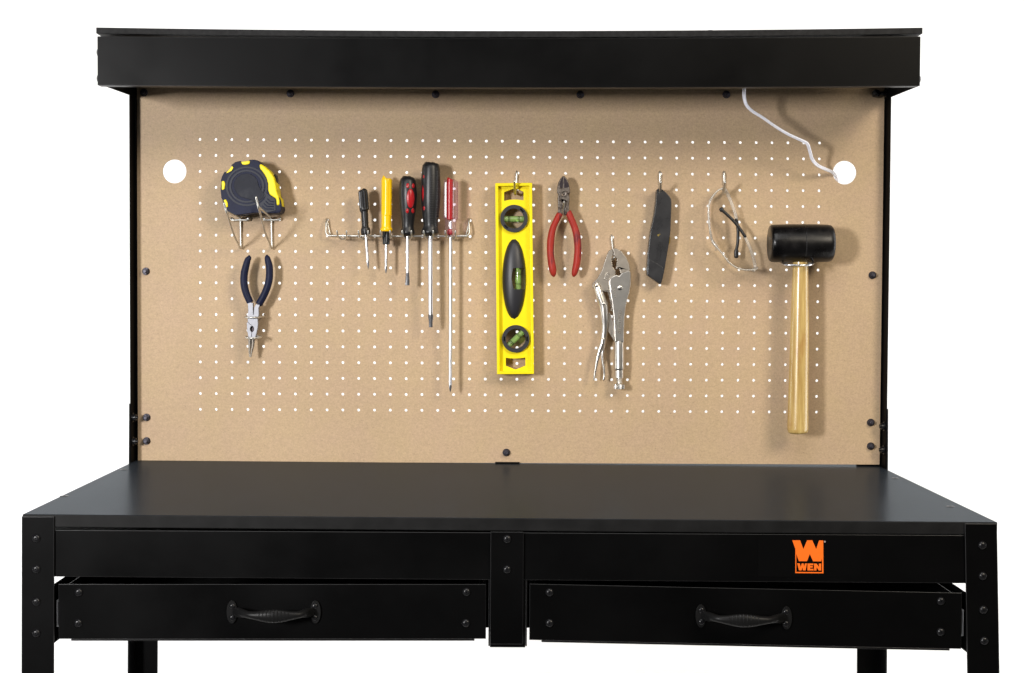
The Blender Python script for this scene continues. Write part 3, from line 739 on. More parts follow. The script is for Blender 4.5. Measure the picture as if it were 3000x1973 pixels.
SG = 'screwdrivers in the wire rack'
def spin(pts, d, flute=0, amp=.0, n=32, rs=None, g=gS, dd=0):
    """turned body along (x, y, half width) points; fluted where rs says so"""
    P3 = catmull([(x, y, w) for x, y, w in pts], 5)
    path = [W(*g(x, y), d) for x, y, _ in P3]; k = 1 / 3.727
    R = [max(w, .5) * k * S(d) for _, _, w in P3]
    ys = [y for _, y, _ in P3]
    def rf(i, th):
        if not flute or not (rs[0] < ys[i] < rs[1]): return 1
        f = min(1, (ys[i] - rs[0]) / 20, (rs[1] - ys[i]) / 20)
        return 1 - amp * f * (.5 + .5 * math.cos(flute * th)) ** 2
    return MB().sweep(path, R, n=n, round_ends=False, rfun=rf, B=(0, -1, 0)), (P3, path, R)
def shaft(x0, y0, x1, y1, w, d, parent, tip='cross', m='chrome', g1=gS, g2=gS, mt='dulls'):
    a, b = W(*g1(x0, y0), d), W(*g2(x1, y1), d); r = w / 3.727 * S(d); u = (b - a).normalized(); ln = (b - a).length
    build(MB().sweep([a, b - u * (.011 if tip == 'cross' else .020)], r, n=20, round_ends=False), 'shaft', m, parent, smooth=40)
    q = MB()
    if tip == 'cross':
        q.lathe(b - u * .0115, u, [(0, r), (.005, r), (.0095, r * .5), (.0115, r * .22)], n=16, rfun=lambda j, th: 1 - (.35 * (.5 + .5 * math.cos(4 * th)) if j > 0 else 0))
    else:
        P3 = [b - u * .021, b - u * .016, b - u * .008, b - u * .0065, b]
        f = tip
        q.sweep(P3, [(r, r), (r * 1.1, r * .95), (r * f, r * .5), (r * f, r * .45), (r * f * .98, r * .22)], n=16, B=(0, -1, 0), round_ends=False)
    build(q, 'tip', mt, parent, smooth=40)
def decal(info, cx, cy, a, b, d, name, m, parent, n=24):
    P3, path, R = info; mb = MB(); rings = []
    def at(u, v):
        x, y = cx + u * a, cy + v * b
        j = min(range(len(P3)), key=lambda i: abs(P3[i][1] - y)); xc, r = P3[j][0], P3[j][2]
        q = max(min((x - xc) / r, .995), -.995)
        dep = math.sqrt(1 - q * q) * r / 3.727 * S(d)
        e = (u * u + v * v)
        return W(*gS(x, y), d + dep + .0009 * (1 - e) + .0001)
    c = mb.bm.verts.new(at(0, 0)); prev = None
    for k in (.35, .7, .92, 1.0):
        ring = [mb.bm.verts.new(at(k * math.cos(2 * math.pi * i / n), k * math.sin(2 * math.pi * i / n)) + (Vector((0, .0006, 0)) if k == 1.0 else Vector())) for i in range(n)]
        for i in range(n):
            j = (i + 1) % n
            if prev is None: mb.bm.faces.new((c, ring[i], ring[j]))
            else: mb.bm.faces.new((prev[i], ring[i], ring[j], prev[j]))
        prev = ring
    build(mb, name, m, parent, smooth=60)

s1 = thing('screwdriver', 'smallest screwdriver in the rack, with a slim plain black handle, leaning slightly', 'screwdriver', W(*gS(490, 935), RD), SG)
q, _ = spin([(452, 428, 6), (454, 431, 28), (457, 442, 45), (461, 468, 54), (468, 560, 55), (474, 640, 55), (475, 655, 52), (476, 664, 40), (480, 750, 38), (485, 846, 38), (486, 852, 48), (488, 880, 52), (490, 915, 51), (491, 925, 44), (491, 927, 14)], RD, 8, .22, rs=(440, 655))
build(q, 'handle', 'blackp', s1, smooth=30); shaft(490, 920, 519, 1296, 15.5, RD, s1, 'cross', mt='chrome')
s2 = thing('screwdriver', 'screwdriver with a fluted yellow handle and black collar', 'screwdriver', W(*gS(715, 935), RD), SG)
q, _ = spin([(721, 309, 8), (721, 311, 40), (721, 320, 54), (720, 340, 59), (719, 500, 60), (717, 690, 59), (716, 712, 57), (716, 722, 55), (715, 840, 55), (715, 850, 60), (715, 858, 66), (715, 880, 65), (715, 890, 55), (715, 892, 20)], RD, 6, .07, rs=(345, 715), n=48)
build(q, 'handle', 'yellow2', s2, smooth=30)
q, _ = spin([(714, 888, 40), (714, 892, 44), (714, 960, 42), (713, 1020, 38), (713, 1032, 32), (713, 1034, 10)], RD, 8, .12, rs=(895, 1028)); build(q, 'collar', 'blackp', s2, smooth=30)
shaft(713, 1030, 711, 1350, 15.5, RD, s2, 'cross', mt='chrome')
s3 = thing('screwdriver', 'black handled screwdriver with red ovals on the front and a short flat blade', 'screwdriver', W(*gS(945, 935), RD), SG)
d3 = [(952, 286, 6), (952, 288, 38), (951, 298, 62), (950, 330, 84), (950, 400, 95), (951, 470, 99), (952, 560, 96), (952, 650, 87), (952, 740, 74), (951, 800, 67), (950, 845, 67), (949, 880, 75), (948, 905, 78), (947, 922, 70), (946, 936, 52), (946, 938, 15)]
q, inf = spin(d3, RD + .004, n=40); build(q, 'handle', 'blackp', s3, smooth=60)
for cx, cy, a, b in ((978, 528, 45, 106), (948, 389, 18, 29), (1009, 391, 16, 27), (943, 665, 18, 28), (1005, 663, 17, 28)): decal(inf, cx, cy, a, b, RD + .004, 'grip_inlay', 'redp', s3)
shaft(945, 934, 946, 1478, 17, RD + .004, s3, 1.35)
s4 = thing('screwdriver', 'largest screwdriver, with a thick dimpled black handle and red oval on its side', 'screwdriver', W(*gS(1195, 935), RD), SG)
d4 = [(1203, 134, 6), (1203, 136, 45), (1202, 146, 72), (1202, 175, 92), (1201, 250, 101), (1200, 350, 106), (1199, 470, 108), (1198, 580, 104), (1198, 680, 95), (1198, 760, 85), (1199, 820, 80), (1196, 860, 86), (1192, 892, 96), (1192, 910, 92), (1193, 930, 65), (1194, 938, 40), (1194, 940, 15)]
q, inf = spin(d4, RD + .004, n=40); build(q, 'handle', 'blackp', s4, smooth=60)
for cx, cy, a, b in ((1112, 465, 17, 138), (1121, 290, 14, 30), (1124, 636, 14, 32)): decal(inf, cx, cy, a, b, RD + .004, 'grip_inlay', 'redp', s4)
mb = MB()
for y in range(240, 840, 26):
    for x in (1215, 1270):
        j = min(range(len(inf[0])), key=lambda i: abs(inf[0][i][1] - y)); xc, r = inf[0][j][0], inf[0][j][2]
        x2 = xc + (x - 1200) * r / 108; qx = (x2 - xc) / r; dep = math.sqrt(max(0, 1 - qx * qx)) * r / 3.727 * S(RD)
        mb.sweep([W(*gS(x2 - 14, y), RD + .004 + dep), W(*gS(x2 + 14, y), RD + .004 + dep - .001)], .0006, n=6)
build(mb, 'grip_dimples', 'greyp', s4)
shaft(1194, 936, 1260, 702, 25, RD + .004, s4, .8, g2=gS2)
s5 = thing('screwdriver', 'long thin screwdriver with a clear fluted handle and red core', 'screwdriver', W(*gS(1418, 935), RD), SG)
q, _ = spin([(1422, 329, 20), (1422, 331, 62), (1421, 345, 78), (1420, 400, 82), (1419, 720, 82), (1418, 745, 76), (1416, 770, 64), (1415, 850, 62), (1416, 885, 74), (1417, 915, 72), (1418, 934, 50), (1418, 937, 20)], RD, 8, .20, rs=(335, 765), n=48)
build(q, 'handle', 'clear', s5, smooth=30)
q, _ = spin([(1411, 333, 8), (1411, 336, 30), (1410, 350, 34), (1408, 720, 33), (1407, 750, 28), (1407, 766, 12), (1407, 768, 4)], RD + .0095); build(q, 'core', 'redp', s5)
q, _ = spin([(1409, 862, 6), (1409, 868, 22), (1409, 895, 31), (1409, 920, 28), (1409, 932, 10)], RD + .006); build(q, 'core_bead', 'redp', s5)
shaft(1418, 780, 1484, 1443, 18.5, RD, s5, 'cross', g2=gS2, mt='chrome')

# ------------------------------------------------------------------ long nose pliers and their ring holder
PD = .026
pl = thing('long_nose_pliers', 'long nose pliers with navy grips, jaws down in a ring holder', 'pliers', W(*gP(430, 900), PD))
def grip(pts, d, deep, name, m, parent, g, k, end=True):
    P3 = catmull([(x, y, w) for x, y, w in pts], 5)
    mb = MB().sweep([W(*g(x, y), d) for x, y, _ in P3], [(max(w, 1) / k * S(d), min(deep, max(w, 1) / k * S(d) * 1.1)) for _, _, w in P3], n=20, B=(0, -1, 0), round_ends=False)
    return build(mb, name, m, parent, smooth=60)
grip([(400, 128, 4), (396, 133, 17), (390, 155, 31), (370, 190, 40), (348, 270, 45), (330, 350, 47), (324, 440, 47), (333, 530, 47), (355, 610, 46), (380, 670, 45), (400, 715, 44), (405, 728, 40), (406, 730, 8)], PD, .0075, 'grip', 'navy', pl, gP, 4.345)
grip([(628, 120, 4), (624, 125, 17), (622, 150, 34), (632, 200, 42), (648, 270, 46), (650, 360, 46), (645, 430, 47), (628, 510, 46), (598, 590, 46), (560, 670, 46), (525, 730, 46), (516, 748, 43), (514, 750, 8)], PD, .0075, 'grip', 'navy', pl, gP, 4.345)
mb = MB()
mb.plate([gP(*p) for p in ((370, 718), (438, 732), (441, 880), (446, 885), (455, 790), (478, 745), (528, 752), (510, 800), (513, 870), (500, 940), (500, 975), (505, 985), (498, 1050), (480, 1130), (470, 1180), (425, 1185), (385, 1180), (365, 1090), (360, 985), (372, 972), (368, 900), (380, 830))], [[gP(427 + 27 * math.cos(a * .4488), 1062 + 38 * math.sin(a * .4488)) for a in range(14)]], PD - .005, PD + .005, PD + .005)
build(mb, 'plier_body', 'satin', pl, .0012, 3)
build(MB().plate([gP(427 + 30 * math.cos(a * .4488), 1062 + 42 * math.sin(a * .4488)) for a in range(14)], None, PD - .003, PD - .001, PD + .003), 'jaw_recess', 'blade', pl)
for sg, xa_ in ((-1, 0), (1, 1)):
    P3 = [(408 if sg < 0 else 446, 1165, 34 if sg < 0 else 30), (398 if sg < 0 else 437, 1280, 20), (396 if sg < 0 else 421, 1360, 12), (397 if sg < 0 else 412, 1418, 8)]
    grip([(x, y, w * .95) for x, y, w in P3], PD, .006, 'jaw', 'nickeld', pl, gP, 4.345)
mb = MB(); mb.sweep([W(*gP(375, 975), PD + .0052), W(*gP(400, 1000), PD + .0052), W(*gP(428, 1018), PD + .0052)], .0003, n=6); mb.sweep([W(*gP(424, 1100), PD + .0052), W(*gP(420, 1175), PD + .0052)], .0004, n=6)
build(mb, 'jaw_seam', 'blade', pl)
w = MB(); r = .0014
def loop(cx, cy, half, hole, tail):
    """open ring round the tool: starts at its hole, goes round the front and comes back to the board"""
    z = W(*gP(cx, cy), PD); hw = half / 4.345 * S(PD); h_ = W(*gP(*hole), 0)
    pts = [h_ + Vector((0, .010, .002)), h_ + Vector((0, -.004, .001)), W(*gP(hole[0] - tail, cy - 5), .012)]
    for a in range(0, 13): 
        th = math.pi * (.08 + a / 12 * 1.75)
        pts.append(Vector((z.x + hw * math.cos(th), -PD - .0145 * math.sin(th), z.z - .0008 * math.sin(th))))
    w.sweep(catmull(pts, 4), r, n=8)
loop(438, 908, 96, (590, 886), 12)
z_ = W(*gP(445, 1165), PD); hw_ = 98 / 4.345 * S(PD)
w.sweep([Vector((z_.x + hw_ * math.cos(a * math.pi / 16), -PD - .0145 * math.sin(a * math.pi / 16), z_.z - .0012 * math.sin(a * math.pi / 16))) for a in range(32)], r, n=10, closed=True)
w.sweep(catmull([W(*gP(430, 905), .0115), W(*gP(430, 915), .004), W(*gP(430, 1040), .003), W(*gP(430, 1155), .004), W(*gP(430, 1165), .0115)], 4), r, n=8)
tag(build(w, 'ring_holder', 'wire', smooth=60), 'double ring wire holder clasping the navy handled pliers', 'hook')

# ------------------------------------------------------------------ spirit level
lv = thing('spirit_level', 'yellow spirit level hung upright, with three green vials', 'spirit level', W(1508, 1097, .015))
oc = [(1450.4, 537), (1559, 536), (1564.6, 1096.5), (1455.8, 1097.5)]
ic = [(1459.5, 546), (1550.5, 545), (1556.5, 1087), (1464.5, 1088.5)]
build(MB().plate(oc, [ic], .006, .031, .031), 'rail_frame', 'yellow', lv, .0009, 2)
def arc(cx, cy, r, a0, a1, n): return [(cx + r * math.cos(a0 + (a1 - a0) * i / n), cy + r * math.sin(a0 + (a1 - a0) * i / n)) for i in range(n + 1)]
h1 = [gL(*p) for p in ((262, 385), (395, 333), (420, 333), (525, 378), (525, 495), (470, 487), (395, 484), (320, 489), (262, 503))]
h2 = [gL2(*p) for p in ((303, 1217), (370, 1225), (440, 1228), (520, 1222), (583, 1212), (583, 1330), (443, 1388), (303, 1333))]
R1 = (1505.8, 640.8); R2 = (1511.0, 993.2)
win = [(1499, 817), (1500, 800), (1503, 786), (1538, 786), (1538, 848), (1505, 848), (1501, 834)]
web = [(ic[0][0] - 1, ic[0][1] - 1), (ic[1][0] + 1, ic[1][1] - 1), (ic[2][0] + 1, ic[2][1] + 1), (ic[3][0] - 1, ic[3][1] + 1)]
build(MB().plate(web, [h1, h2, ring_px(*R1, 33, 40), ring_px(*R2, 33, 40), win], .012, .021, .021), 'web', 'yellow', lv, smooth=30)
for (cx, cy), seam, ax in ((R1, .8, ((1475.5, 642.2), (1536, 642.2))), (R2, 0, ((1486.5, 1016), (1533, 971.5)))):
    mb = MB().plate(ring_px(cx, cy, 40.3, 56), [ring_px(cx, cy, 29.2, 56)], .010, .0265, .0265)
    vr = build(mb, 'vial_ring', 'greyp', lv, .0011, 3)
    for s_ in (0, math.pi):
        mb = MB(); a = -seam + s_ + (0 if seam else math.pi)
        mb.plate([(cx + q * math.cos(a + t), cy + q * math.sin(a + t)) for q, t in ((32, -.2), (36, -.2), (36, .2), (32, .2))], None, .026, .0267, .0265)
        build(mb, 'slot', 'hole', vr, smooth=0)
    a, b = W(*ax[0], .018), W(*ax[1], .018); u = (b - a).normalized()
    v = build(MB().sweep([a, b], 8.6 * S(.018), n=20), 'vial', 'vial', lv, smooth=60)
    mb = MB()
    for t in (.24, .30, .70, .76):
        p = a.lerp(b, t); mb.sweep([p - u * .0004, p + u * .0004], 8.9 * S(.018), n=20, round_ends=False)
    build(mb, 'band', 'hole', v)
# domed black grip with a window for the middle vial
mb = MB(); n = 72; rings = []
cw = (1519, 817)
def ray(poly, th):
    best = 1e9; dx, dy = math.cos(th), math.sin(th)
    for (x0, y0), (x1, y1) in zip(poly, poly[1:] + poly[:1]):
        ex, ey = x1 - x0, y1 - y0; den = dx * ey - dy * ex
        if abs(den) < 1e-9: continue
        t = ((x0 - cw[0]) * ey - (y0 - cw[1]) * ex) / den; s_ = ((x0 - cw[0]) * dy - (y0 - cw[1]) * dx) / den
        if t > 0 and -1e-6 <= s_ <= 1 + 1e-6: best = min(best, t)
    return best
ell = [(1506.2 + 34.5 * math.cos(2 * math.pi * i / 180), 818 + 117.5 * math.sin(2 * math.pi * i / 180)) for i in range(180)]
for k in range(13):
    f = k / 12; ring = []
    for i in range(n):
        th = 2 * math.pi * i / n + .01; a = ray(ell, th); b = min(ray(win, th), a * .96); q = a + (b - a) * f
        x, y = cw[0] + q * math.cos(th), cw[1] + q * math.sin(th)
        e = ((x - 1506.2) / 34.5) ** 2 + ((y - 818) / 117.5) ** 2
        ring.append(mb.bm.verts.new(W(x, y, .021 + .0125 * max(0, 1 - e) ** .55)))
    rings.append(ring)
last = [mb.bm.verts.new(v.co + Vector((0, v.co.y * -1 - .014, 0))) for v in rings[-1]]; rings.append(last)
for A, B in zip(rings, rings[1:]):
    for i in range(n): mb.bm.faces.new((A[i], A[(i + 1) % n], B[(i + 1) % n], B[i]))
build(mb, 'center_grip', 'greyp', lv, smooth=50)
a, b = W(1517.6, 783, .019), W(1517.6, 851, .019)
v = build(MB().sweep([a, b], 9 * S(.019), n=20), 'vial', 'vial', lv, smooth=60)
mb = MB()
for t in (.26, .32, .70, .76):
    p = a.lerp(b, t); mb.sweep([p - Vector((0, 0, .0004)), p + Vector((0, 0, .0004))], 9.3 * S(.019), n=20, round_ends=False)
build(mb, 'band', 'hole', v)
build(MB().plate([(1497, 784), (1539, 784), (1539, 850), (1497, 850)], None, .0125, .0135, .0135), 'vial_window', 'vialcase', lv)

# ------------------------------------------------------------------ red handled cutters
CD_ = .024
ct = thing('diagonal_cutters', 'worn red handled wire cutters hung jaws up beside the spirit level', 'pliers', W(*gL(1070, 1500), CD_))
def hw(pts): return [gL(*p) for p in pts]
mb = MB()
mb.plate(hw(((1062, 160), (1100, 190), (1130, 245), (1148, 330), (1155, 392), (1140, 412), (1146, 470), (1138, 560), (1140, 660), (1085, 700), (1080, 560), (1068, 520), (1055, 560), (1050, 690), (988, 668), (990, 560), (982, 470), (992, 412), (977, 392), (980, 320), (995, 250), (1025, 195))), None, CD_ - .006, CD_ + .005, CD_ + .005)
build(mb, 'jaws', 'oldsteel', ct, .0018, 3)
mb = MB(); mb.plate(hw(((1057, 172), (1053, 330), (1012, 318), (1012, 270), (1030, 210))), None, CD_, CD_ + .0054, CD_ + .0054); mb.plate(hw(((1067, 172), (1100, 215), (1130, 270), (1138, 318), (1072, 332))), None, CD_, CD_ + .0054, CD_ + .0054)
build(mb, 'cutting_edge', 'blade', ct, .0004)
c = W(*gL(1068, 410), CD_ + .005)
build(MB().lathe(c, (0, -1, 0), [(-.002, .0048), (.0007, .0048), (.001, .0042), (.0006, .0036), (.0006, .001)], n=28), 'pivot', 'oldsteel', ct)
grip([(1020, 660, 36), (1012, 682, 42), (985, 730, 43), (955, 790, 42), (925, 860, 44), (902, 950, 47), (890, 1050, 50), (886, 1150, 48), (890, 1250, 48), (904, 1350, 50), (918, 1430, 50), (927, 1490, 38), (931, 1520, 16), (932, 1530, 3)], CD_, .0075, 'grip', 'redgrip', ct, gL, 4.603)
grip([(1122, 640, 34), (1130, 660, 44), (1155, 720, 46), (1185, 790, 46), (1213, 860, 46), (1238, 950, 49), (1252, 1050, 50), (1257, 1150, 49), (1252, 1250, 50), (1240, 1350, 49), (1222, 1430, 46), (1206, 1490, 36), (1198, 1518, 18), (1195, 1528, 3)], CD_, .0075, 'grip', 'redgrip', ct, gL, 4.603)

# ------------------------------------------------------------------ locking pliers
VD = .020
vp = thing('locking_pliers', 'nickel plated locking pliers hung by their open serrated jaws', 'pliers', W(*gV(343, 1440), VD))
def gv(pts): return [gV(*p) for p in pts]
build(MB().plate(gv(((288, 207), (250, 228), (236, 262), (215, 320), (192, 398), (152, 468), (112, 508), (106, 545), (125, 575), (178, 560), (205, 585), (250, 580), (262, 480), (300, 452), (312, 430), (312, 400), (296, 385), (288, 372), (283, 362), (290, 352), (279, 342), (287, 332), (276, 322), (285, 312), (275, 302), (284, 292), (276, 284), (286, 270), (290, 245))), None, VD - .004, VD + .003, VD + .003), 'lower_jaw', 'nickeld', vp, .0012, 2)
build(MB().plate(gv(((286, 209), (318, 205), (365, 230), (405, 282), (432, 345), (441, 402), (390, 415), (352, 428), (345, 380), (318, 392), (312, 372), (322, 362), (314, 352), (324, 342), (316, 332), (326, 322), (318, 312), (322, 300), (314, 285), (300, 272), (294, 245))), None, VD - .0035, VD + .0045, VD + .0045), 'upper_jaw', 'nickeld', vp, .0012, 2)
# hollow handle, tube and adjusting screw
build(MB().plate(gv(((252, 500), (262, 472), (282, 452), (318, 438), (340, 446), (358, 424), (438, 402), (446, 425), (446, 520), (436, 580), (414, 660), (400, 730), (390, 820), (386, 920), (386, 1035), (302, 1035), (300, 940), (292, 800), (280, 690), (262, 590))), None, VD - .009, VD + .0075, VD + .0075), 'handle', 'nickel', vp, .0075, 6)
q, _ = spin([(343, 1000, 38), (343, 1030, 43), (343, 1150, 44.5), (343, 1250, 45), (343, 1268, 44), (343, 1280, 36), (343, 1282, 10)], VD, g=lambda x, y: gV(x, y))
def spinv(pts, d, fl=0, amp=0, rs=None, n=32):
    P3 = catmull(pts, 4); return MB().sweep([W(*gV(x, y), d) for x, y, _ in P3], [max(w_, .5) / 3.01 * S(d) for _, _, w_ in P3], n=n, round_ends=False, rfun=(lambda i, th: 1 - amp * (.5 + .5 * math.cos(fl * th))) if fl else None)
q.bm.free()
build(spinv([(344, 990, 30), (343, 1020, 42), (343, 1150, 44.5), (343, 1250, 45), (343, 1268, 44), (343, 1282, 37), (343, 1284, 8)], VD), 'tube', 'nickel', vp, smooth=40)
build(spinv([(343, 1278, 37), (343, 1283, 38.5), (343, 1340, 38.5), (343, 1347, 36), (343, 1349, 10)], VD), 'collar', 'nickel', vp, smooth=40)
build(spinv([(343, 1345, 27)] + [(343, 1350 + 4 * i, 27 + (3 if i % 2 else 0)) for i in range(13)] + [(343, 1403, 20)], VD), 'adjusting_thread', 'nickel', vp, smooth=20)
build(spinv([(343, 1400, 20), (343, 1404, 44), (343, 1408, 47), (343, 1440, 47), (343, 1446, 43), (343, 1448, 20)], VD, 24, .07, n=96), 'adjusting_knob', 'nickel', vp, smooth=40)
grip([(138, 500, 20), (140, 510, 30), (148, 540, 36), (160, 580, 40), (176, 630, 42), (202, 710, 42), (211, 800, 38), (214, 880, 31), (208, 960, 26), (196, 1035, 26), (175, 1095, 22), (150, 1180, 17), (134, 1270, 12), (125, 1330, 9), (121, 1362, 6), (120, 1366, 2)], VD, .0085, 'lever_handle', 'nickel', vp, gV, 3.01)
grip([(218, 1030, 4), (213, 1050, 8), (200, 1100, 13), (193, 1150, 13), (198, 1210, 12), (208, 1270, 12), (211, 1320, 10), (206, 1362, 11), (203, 1374, 3)], VD - .002, .0055, 'release_lever', 'nickel', vp, gV, 3.01)
build(MB().plate(gv(((246, 935), (248, 780), (262, 770), (290, 850), (300, 930), (300, 1025))), None, VD - .005, VD - .002, VD), 'link', 'nickeld', vp, .0006)
build(MB().plate(gv(((205, 560), (235, 540), (258, 560), (262, 600), (240, 590), (215, 590))), None, VD - .004, VD + .0005, VD), 'cam_plate', 'nickeld', vp, .0006)
sp = [W(*gV(x, y), VD - .001) for x, y in ((238, 570), (252, 600), (264, 640), (272, 690), (280, 760))]
mb = MB(); cpts = catmull(sp, 12); mb.sweep([p + Vector((.0016 * math.cos(i * 1.3), .0016 * math.sin(i * 1.3), 0)) for i, p in enumerate(cpts)], .0006, n=6); build(mb, 'spring', 'wire', vp)
for x, y, r_, dd_ in ((143, 533, 19, .0085), (350, 550, 24, .0080), (205, 693, 18, .0085), (207, 1005, 13, .0080)):
    p = W(*gV(x, y), VD + dd_); rr_ = r_ / 3.01 * S(VD)
    build(MB().lathe(p + Vector((0, .003, 0)), (0, -1, 0), [(0, rr_), (.003, rr_), (.0040, rr_ * .8), (.0046, rr_ * .45), (.0047, rr_ * .1)], n=24), 'rivet', 'nickel', vp)
# raised maker's panel down the handle and the stamped block on the jaw
mb = MB(); dv = VD + .0076
mb.sweep(catmull([W(*gV(x, y), dv) for x, y in ((338, 770), (352, 752), (366, 775), (366, 850), (362, 930), (352, 955), (334, 940), (330, 890), (318, 868), (318, 845), (334, 830))], 4, True), .0005, n=6, closed=True)
for k in range(9):
    y = 775 + k * 20; x = 350 - k * .6
    mb.sweep([W(*gV(x - 7, y + (3 if k % 2 else -2)), dv), W(*gV(x + 7, y + 4), dv)], .0006, n=6)
    if k % 3: mb.sweep([W(*gV(x - 5, y), dv), W(*gV(x - 5, y + 11), dv)], .0005, n=6)
for k in range(5): mb.sweep([W(*gV(288 + k * 4, 560 + 20 * k), dv), W(*gV(305 + k * 1.5, 556 + 20 * k), dv)], .0006, n=6)
build(mb, 'embossing', 'nickeld', vp)
mb = MB(); dv = VD + .0031
mb.sweep([W(*gV(x, y), dv) for x, y in ((205, 480), (232, 418), (262, 424), (234, 492))], .0004, n=6, closed=True)
for k in range(4): mb.sweep([W(*gV(214 + k * 8, 474 - k * 14), dv), W(*gV(234 + k * 7, 480 - k * 14), dv)], .0005, n=6)
build(mb, 'stamp', 'nickel', vp)

# ------------------------------------------------------------------ utility knife
kn = thing('utility_knife', 'dark grey metal utility knife hung by the hole in its tail', 'knife', W(*gK(250, 1440), .015))
ko = [(262, 325), (272, 305), (292, 298), (325, 310), (372, 345), (418, 395), (436, 430), (441, 470), (438, 560), (433, 700), (430, 800), (412, 950), (385, 1110), (355, 1290), (335, 1385), (318, 1440), (303, 1458), (270, 1432), (145, 1343), (144, 1285), (155, 1120), (168, 980), (190, 800), (215, 690), (234, 600), (250, 480)]
kh = [(287, 318), (300, 308), (315, 318), (316, 340), (300, 352), (286, 340)]
kb = build(MB().plate([gK(*p) for p in ko], [[gK(*p) for p in kh]], .006, .026, .024), 'knife_body', 'knife', kn, .0048, 5)
build(MB().plate([gK(*p) for p in ((172, 1145), (345, 1255), (322, 1385), (300, 1440), (275, 1418), (158, 1332), (160, 1250))], None, .020, .0263, .0263), 'nose_plate', 'knife', kn, .0006)
mb = MB(); dk = .0261
def kl(a, b, r_=.00035): mb.sweep([W(*gK(*a), dk), W(*gK(*b), dk)], r_, n=6)
kl((283, 945), (258, 1155)); kl((283, 945), (328, 952)); kl((328, 952), (302, 1163)); kl((258, 1155), (302, 1163))
for k in range(7):
    y = 968 + k * 25; x = 304 - k * 3
    kl((x - 12, y), (x + 12, y + 3), .0004); kl((x - 12, y), (x - 14, y + 15), .0004)
    if k % 2: kl((x + 12, y + 3), (x + 10, y + 17), .0004)
build(mb, 'embossed_panel', 'knife', kn)
mb = MB()
for x, y in ((274, 862), (284, 856), (290, 866), (281, 872), (301, 852)): mb.lathe(W(*gK(x, y), .0258), (0, -1, 0), [(0, .0009), (.0005, .0006)], n=8)
build(mb, 'worn_spot', 'brass', kn)
mb = MB()
for k in range(6): mb.sweep([W(*gK(424 - k * 1.6, 893 + k * 14), .013), W(*gK(424 - k * 1.6, 893 + k * 14), .019)], .0011, n=8)
build(mb, 'slider', 'brass', kn)

# ------------------------------------------------------------------ safety glasses
gl = thing('safety_glasses', 'folded clear safety glasses with black ear tips hanging from a hook', 'glasses', W(*gK(1150, 1290), .03))
lp = [(1052, 300), (1000, 325), (945, 385), (905, 450), (888, 540), (888, 640), (896, 740), (910, 840), (922, 900), (945, 950), (990, 1010), (1050, 1080), (1095, 1140), (1140, 1195), (1210, 1245), (1290, 1275), (1370, 1283), (1455, 1276)]
PX = catmull([(x, y, 0) for x, y in lp], 4)
mb = MB(); rows = []
for i, p in enumerate(PX):
    u = i / (len(PX) - 1); b_ = .5 + .5 * math.cos((u - .5) * 2 * math.pi)   # the bridge pinches the lens height
    half = .017 + .006 * abs(math.sin(2 * math.pi * u)); c_ = .034
    row = []
    for k in range(7):
        v = k / 6 * 2 - 1; bulge = 7 * (1 - v * v)
        q = W(*gK(p.x - bulge * (1 if u < .6 else .4), p.y + bulge * (0 if u < .5 else .7)), c_ + half * v); row.append(q)
    rows.append(row)
V = [[mb.bm.verts.new(q) for q in row] for row in rows]
for A, B in zip(V, V[1:]):
    for k in range(6): mb.bm.faces.new((A[k], A[k + 1], B[k + 1], B[k]))
ln = build(mb, 'lens', 'lens', gl, smooth=80)
so = ln.modifiers.new('thickness', 'SOLIDIFY'); so.thickness = .0018
mb = MB()
for k, r_ in ((6, .0013), (0, .0015)): mb.sweep([r[k] for r in rows], r_, n=8)
build(mb, 'lens_rim', 'frame', gl, smooth=60)
mb = MB(); mb.sweep(catmull([W(*gK(912, 830), .03), W(*gK(930, 925), .04), W(*gK(965, 975), .045), W(*gK(985, 1010), .04), W(*gK(978, 1040), .03)], 4), [.0022] * 17, n=10); mb.sweep([W(*gK(945, 950), .02), W(*gK(985, 1000), .02)], .003, n=10)
build(mb, 'nose_bridge', 'frame', gl, smooth=60)
def temple(a, b):
    n_ = len(catmull(a, 5)); P3 = catmull([W(*gK(x, y), d) for x, y, d in a], 5)
    build(MB().sweep(P3, [(.0026, .0016)] * len(P3), n=12, B=(0, -1, 0)), 'temple', 'frame', gl, smooth=60)
    P4 = catmull([W(*gK(x, y), d) for x, y, d in b], 5); k_ = len(P4)
    build(MB().sweep(P4, [(.0025 + (.0011 if i > k_ * .75 else 0), .0022) for i in range(k_)], n=12, B=(0, -1, 0)), 'ear_tip', 'blackp', gl, smooth=60)
temple([(1060, 305, .030), (1095, 325, .022), (1135, 405, .020), (1175, 500, .020), (1205, 585, .020), (1226, 680, .020)], [(1224, 676, .020), (1240, 760, .020), (1245, 860, .020), (1238, 970, .020), (1224, 1050, .020), (1223, 1125, .020)])
temple([(1455, 1276, .030), (1452, 1240, .024), (1425, 1120, .027), (1385, 1005, .029), (1325, 875, .029)], [(1330, 880, .029), (1270, 790, .029), (1225, 730, .029), (1160, 660, .029), (1085, 590, .029), (1050, 560, .029), (1041, 545, .029)])
mb = MB(); mb.sweep([W(*gK(1425, 1285), .03), W(*gK(1468, 1262), .026)], .003, n=10); build(mb, 'hinge', 'frame', gl)

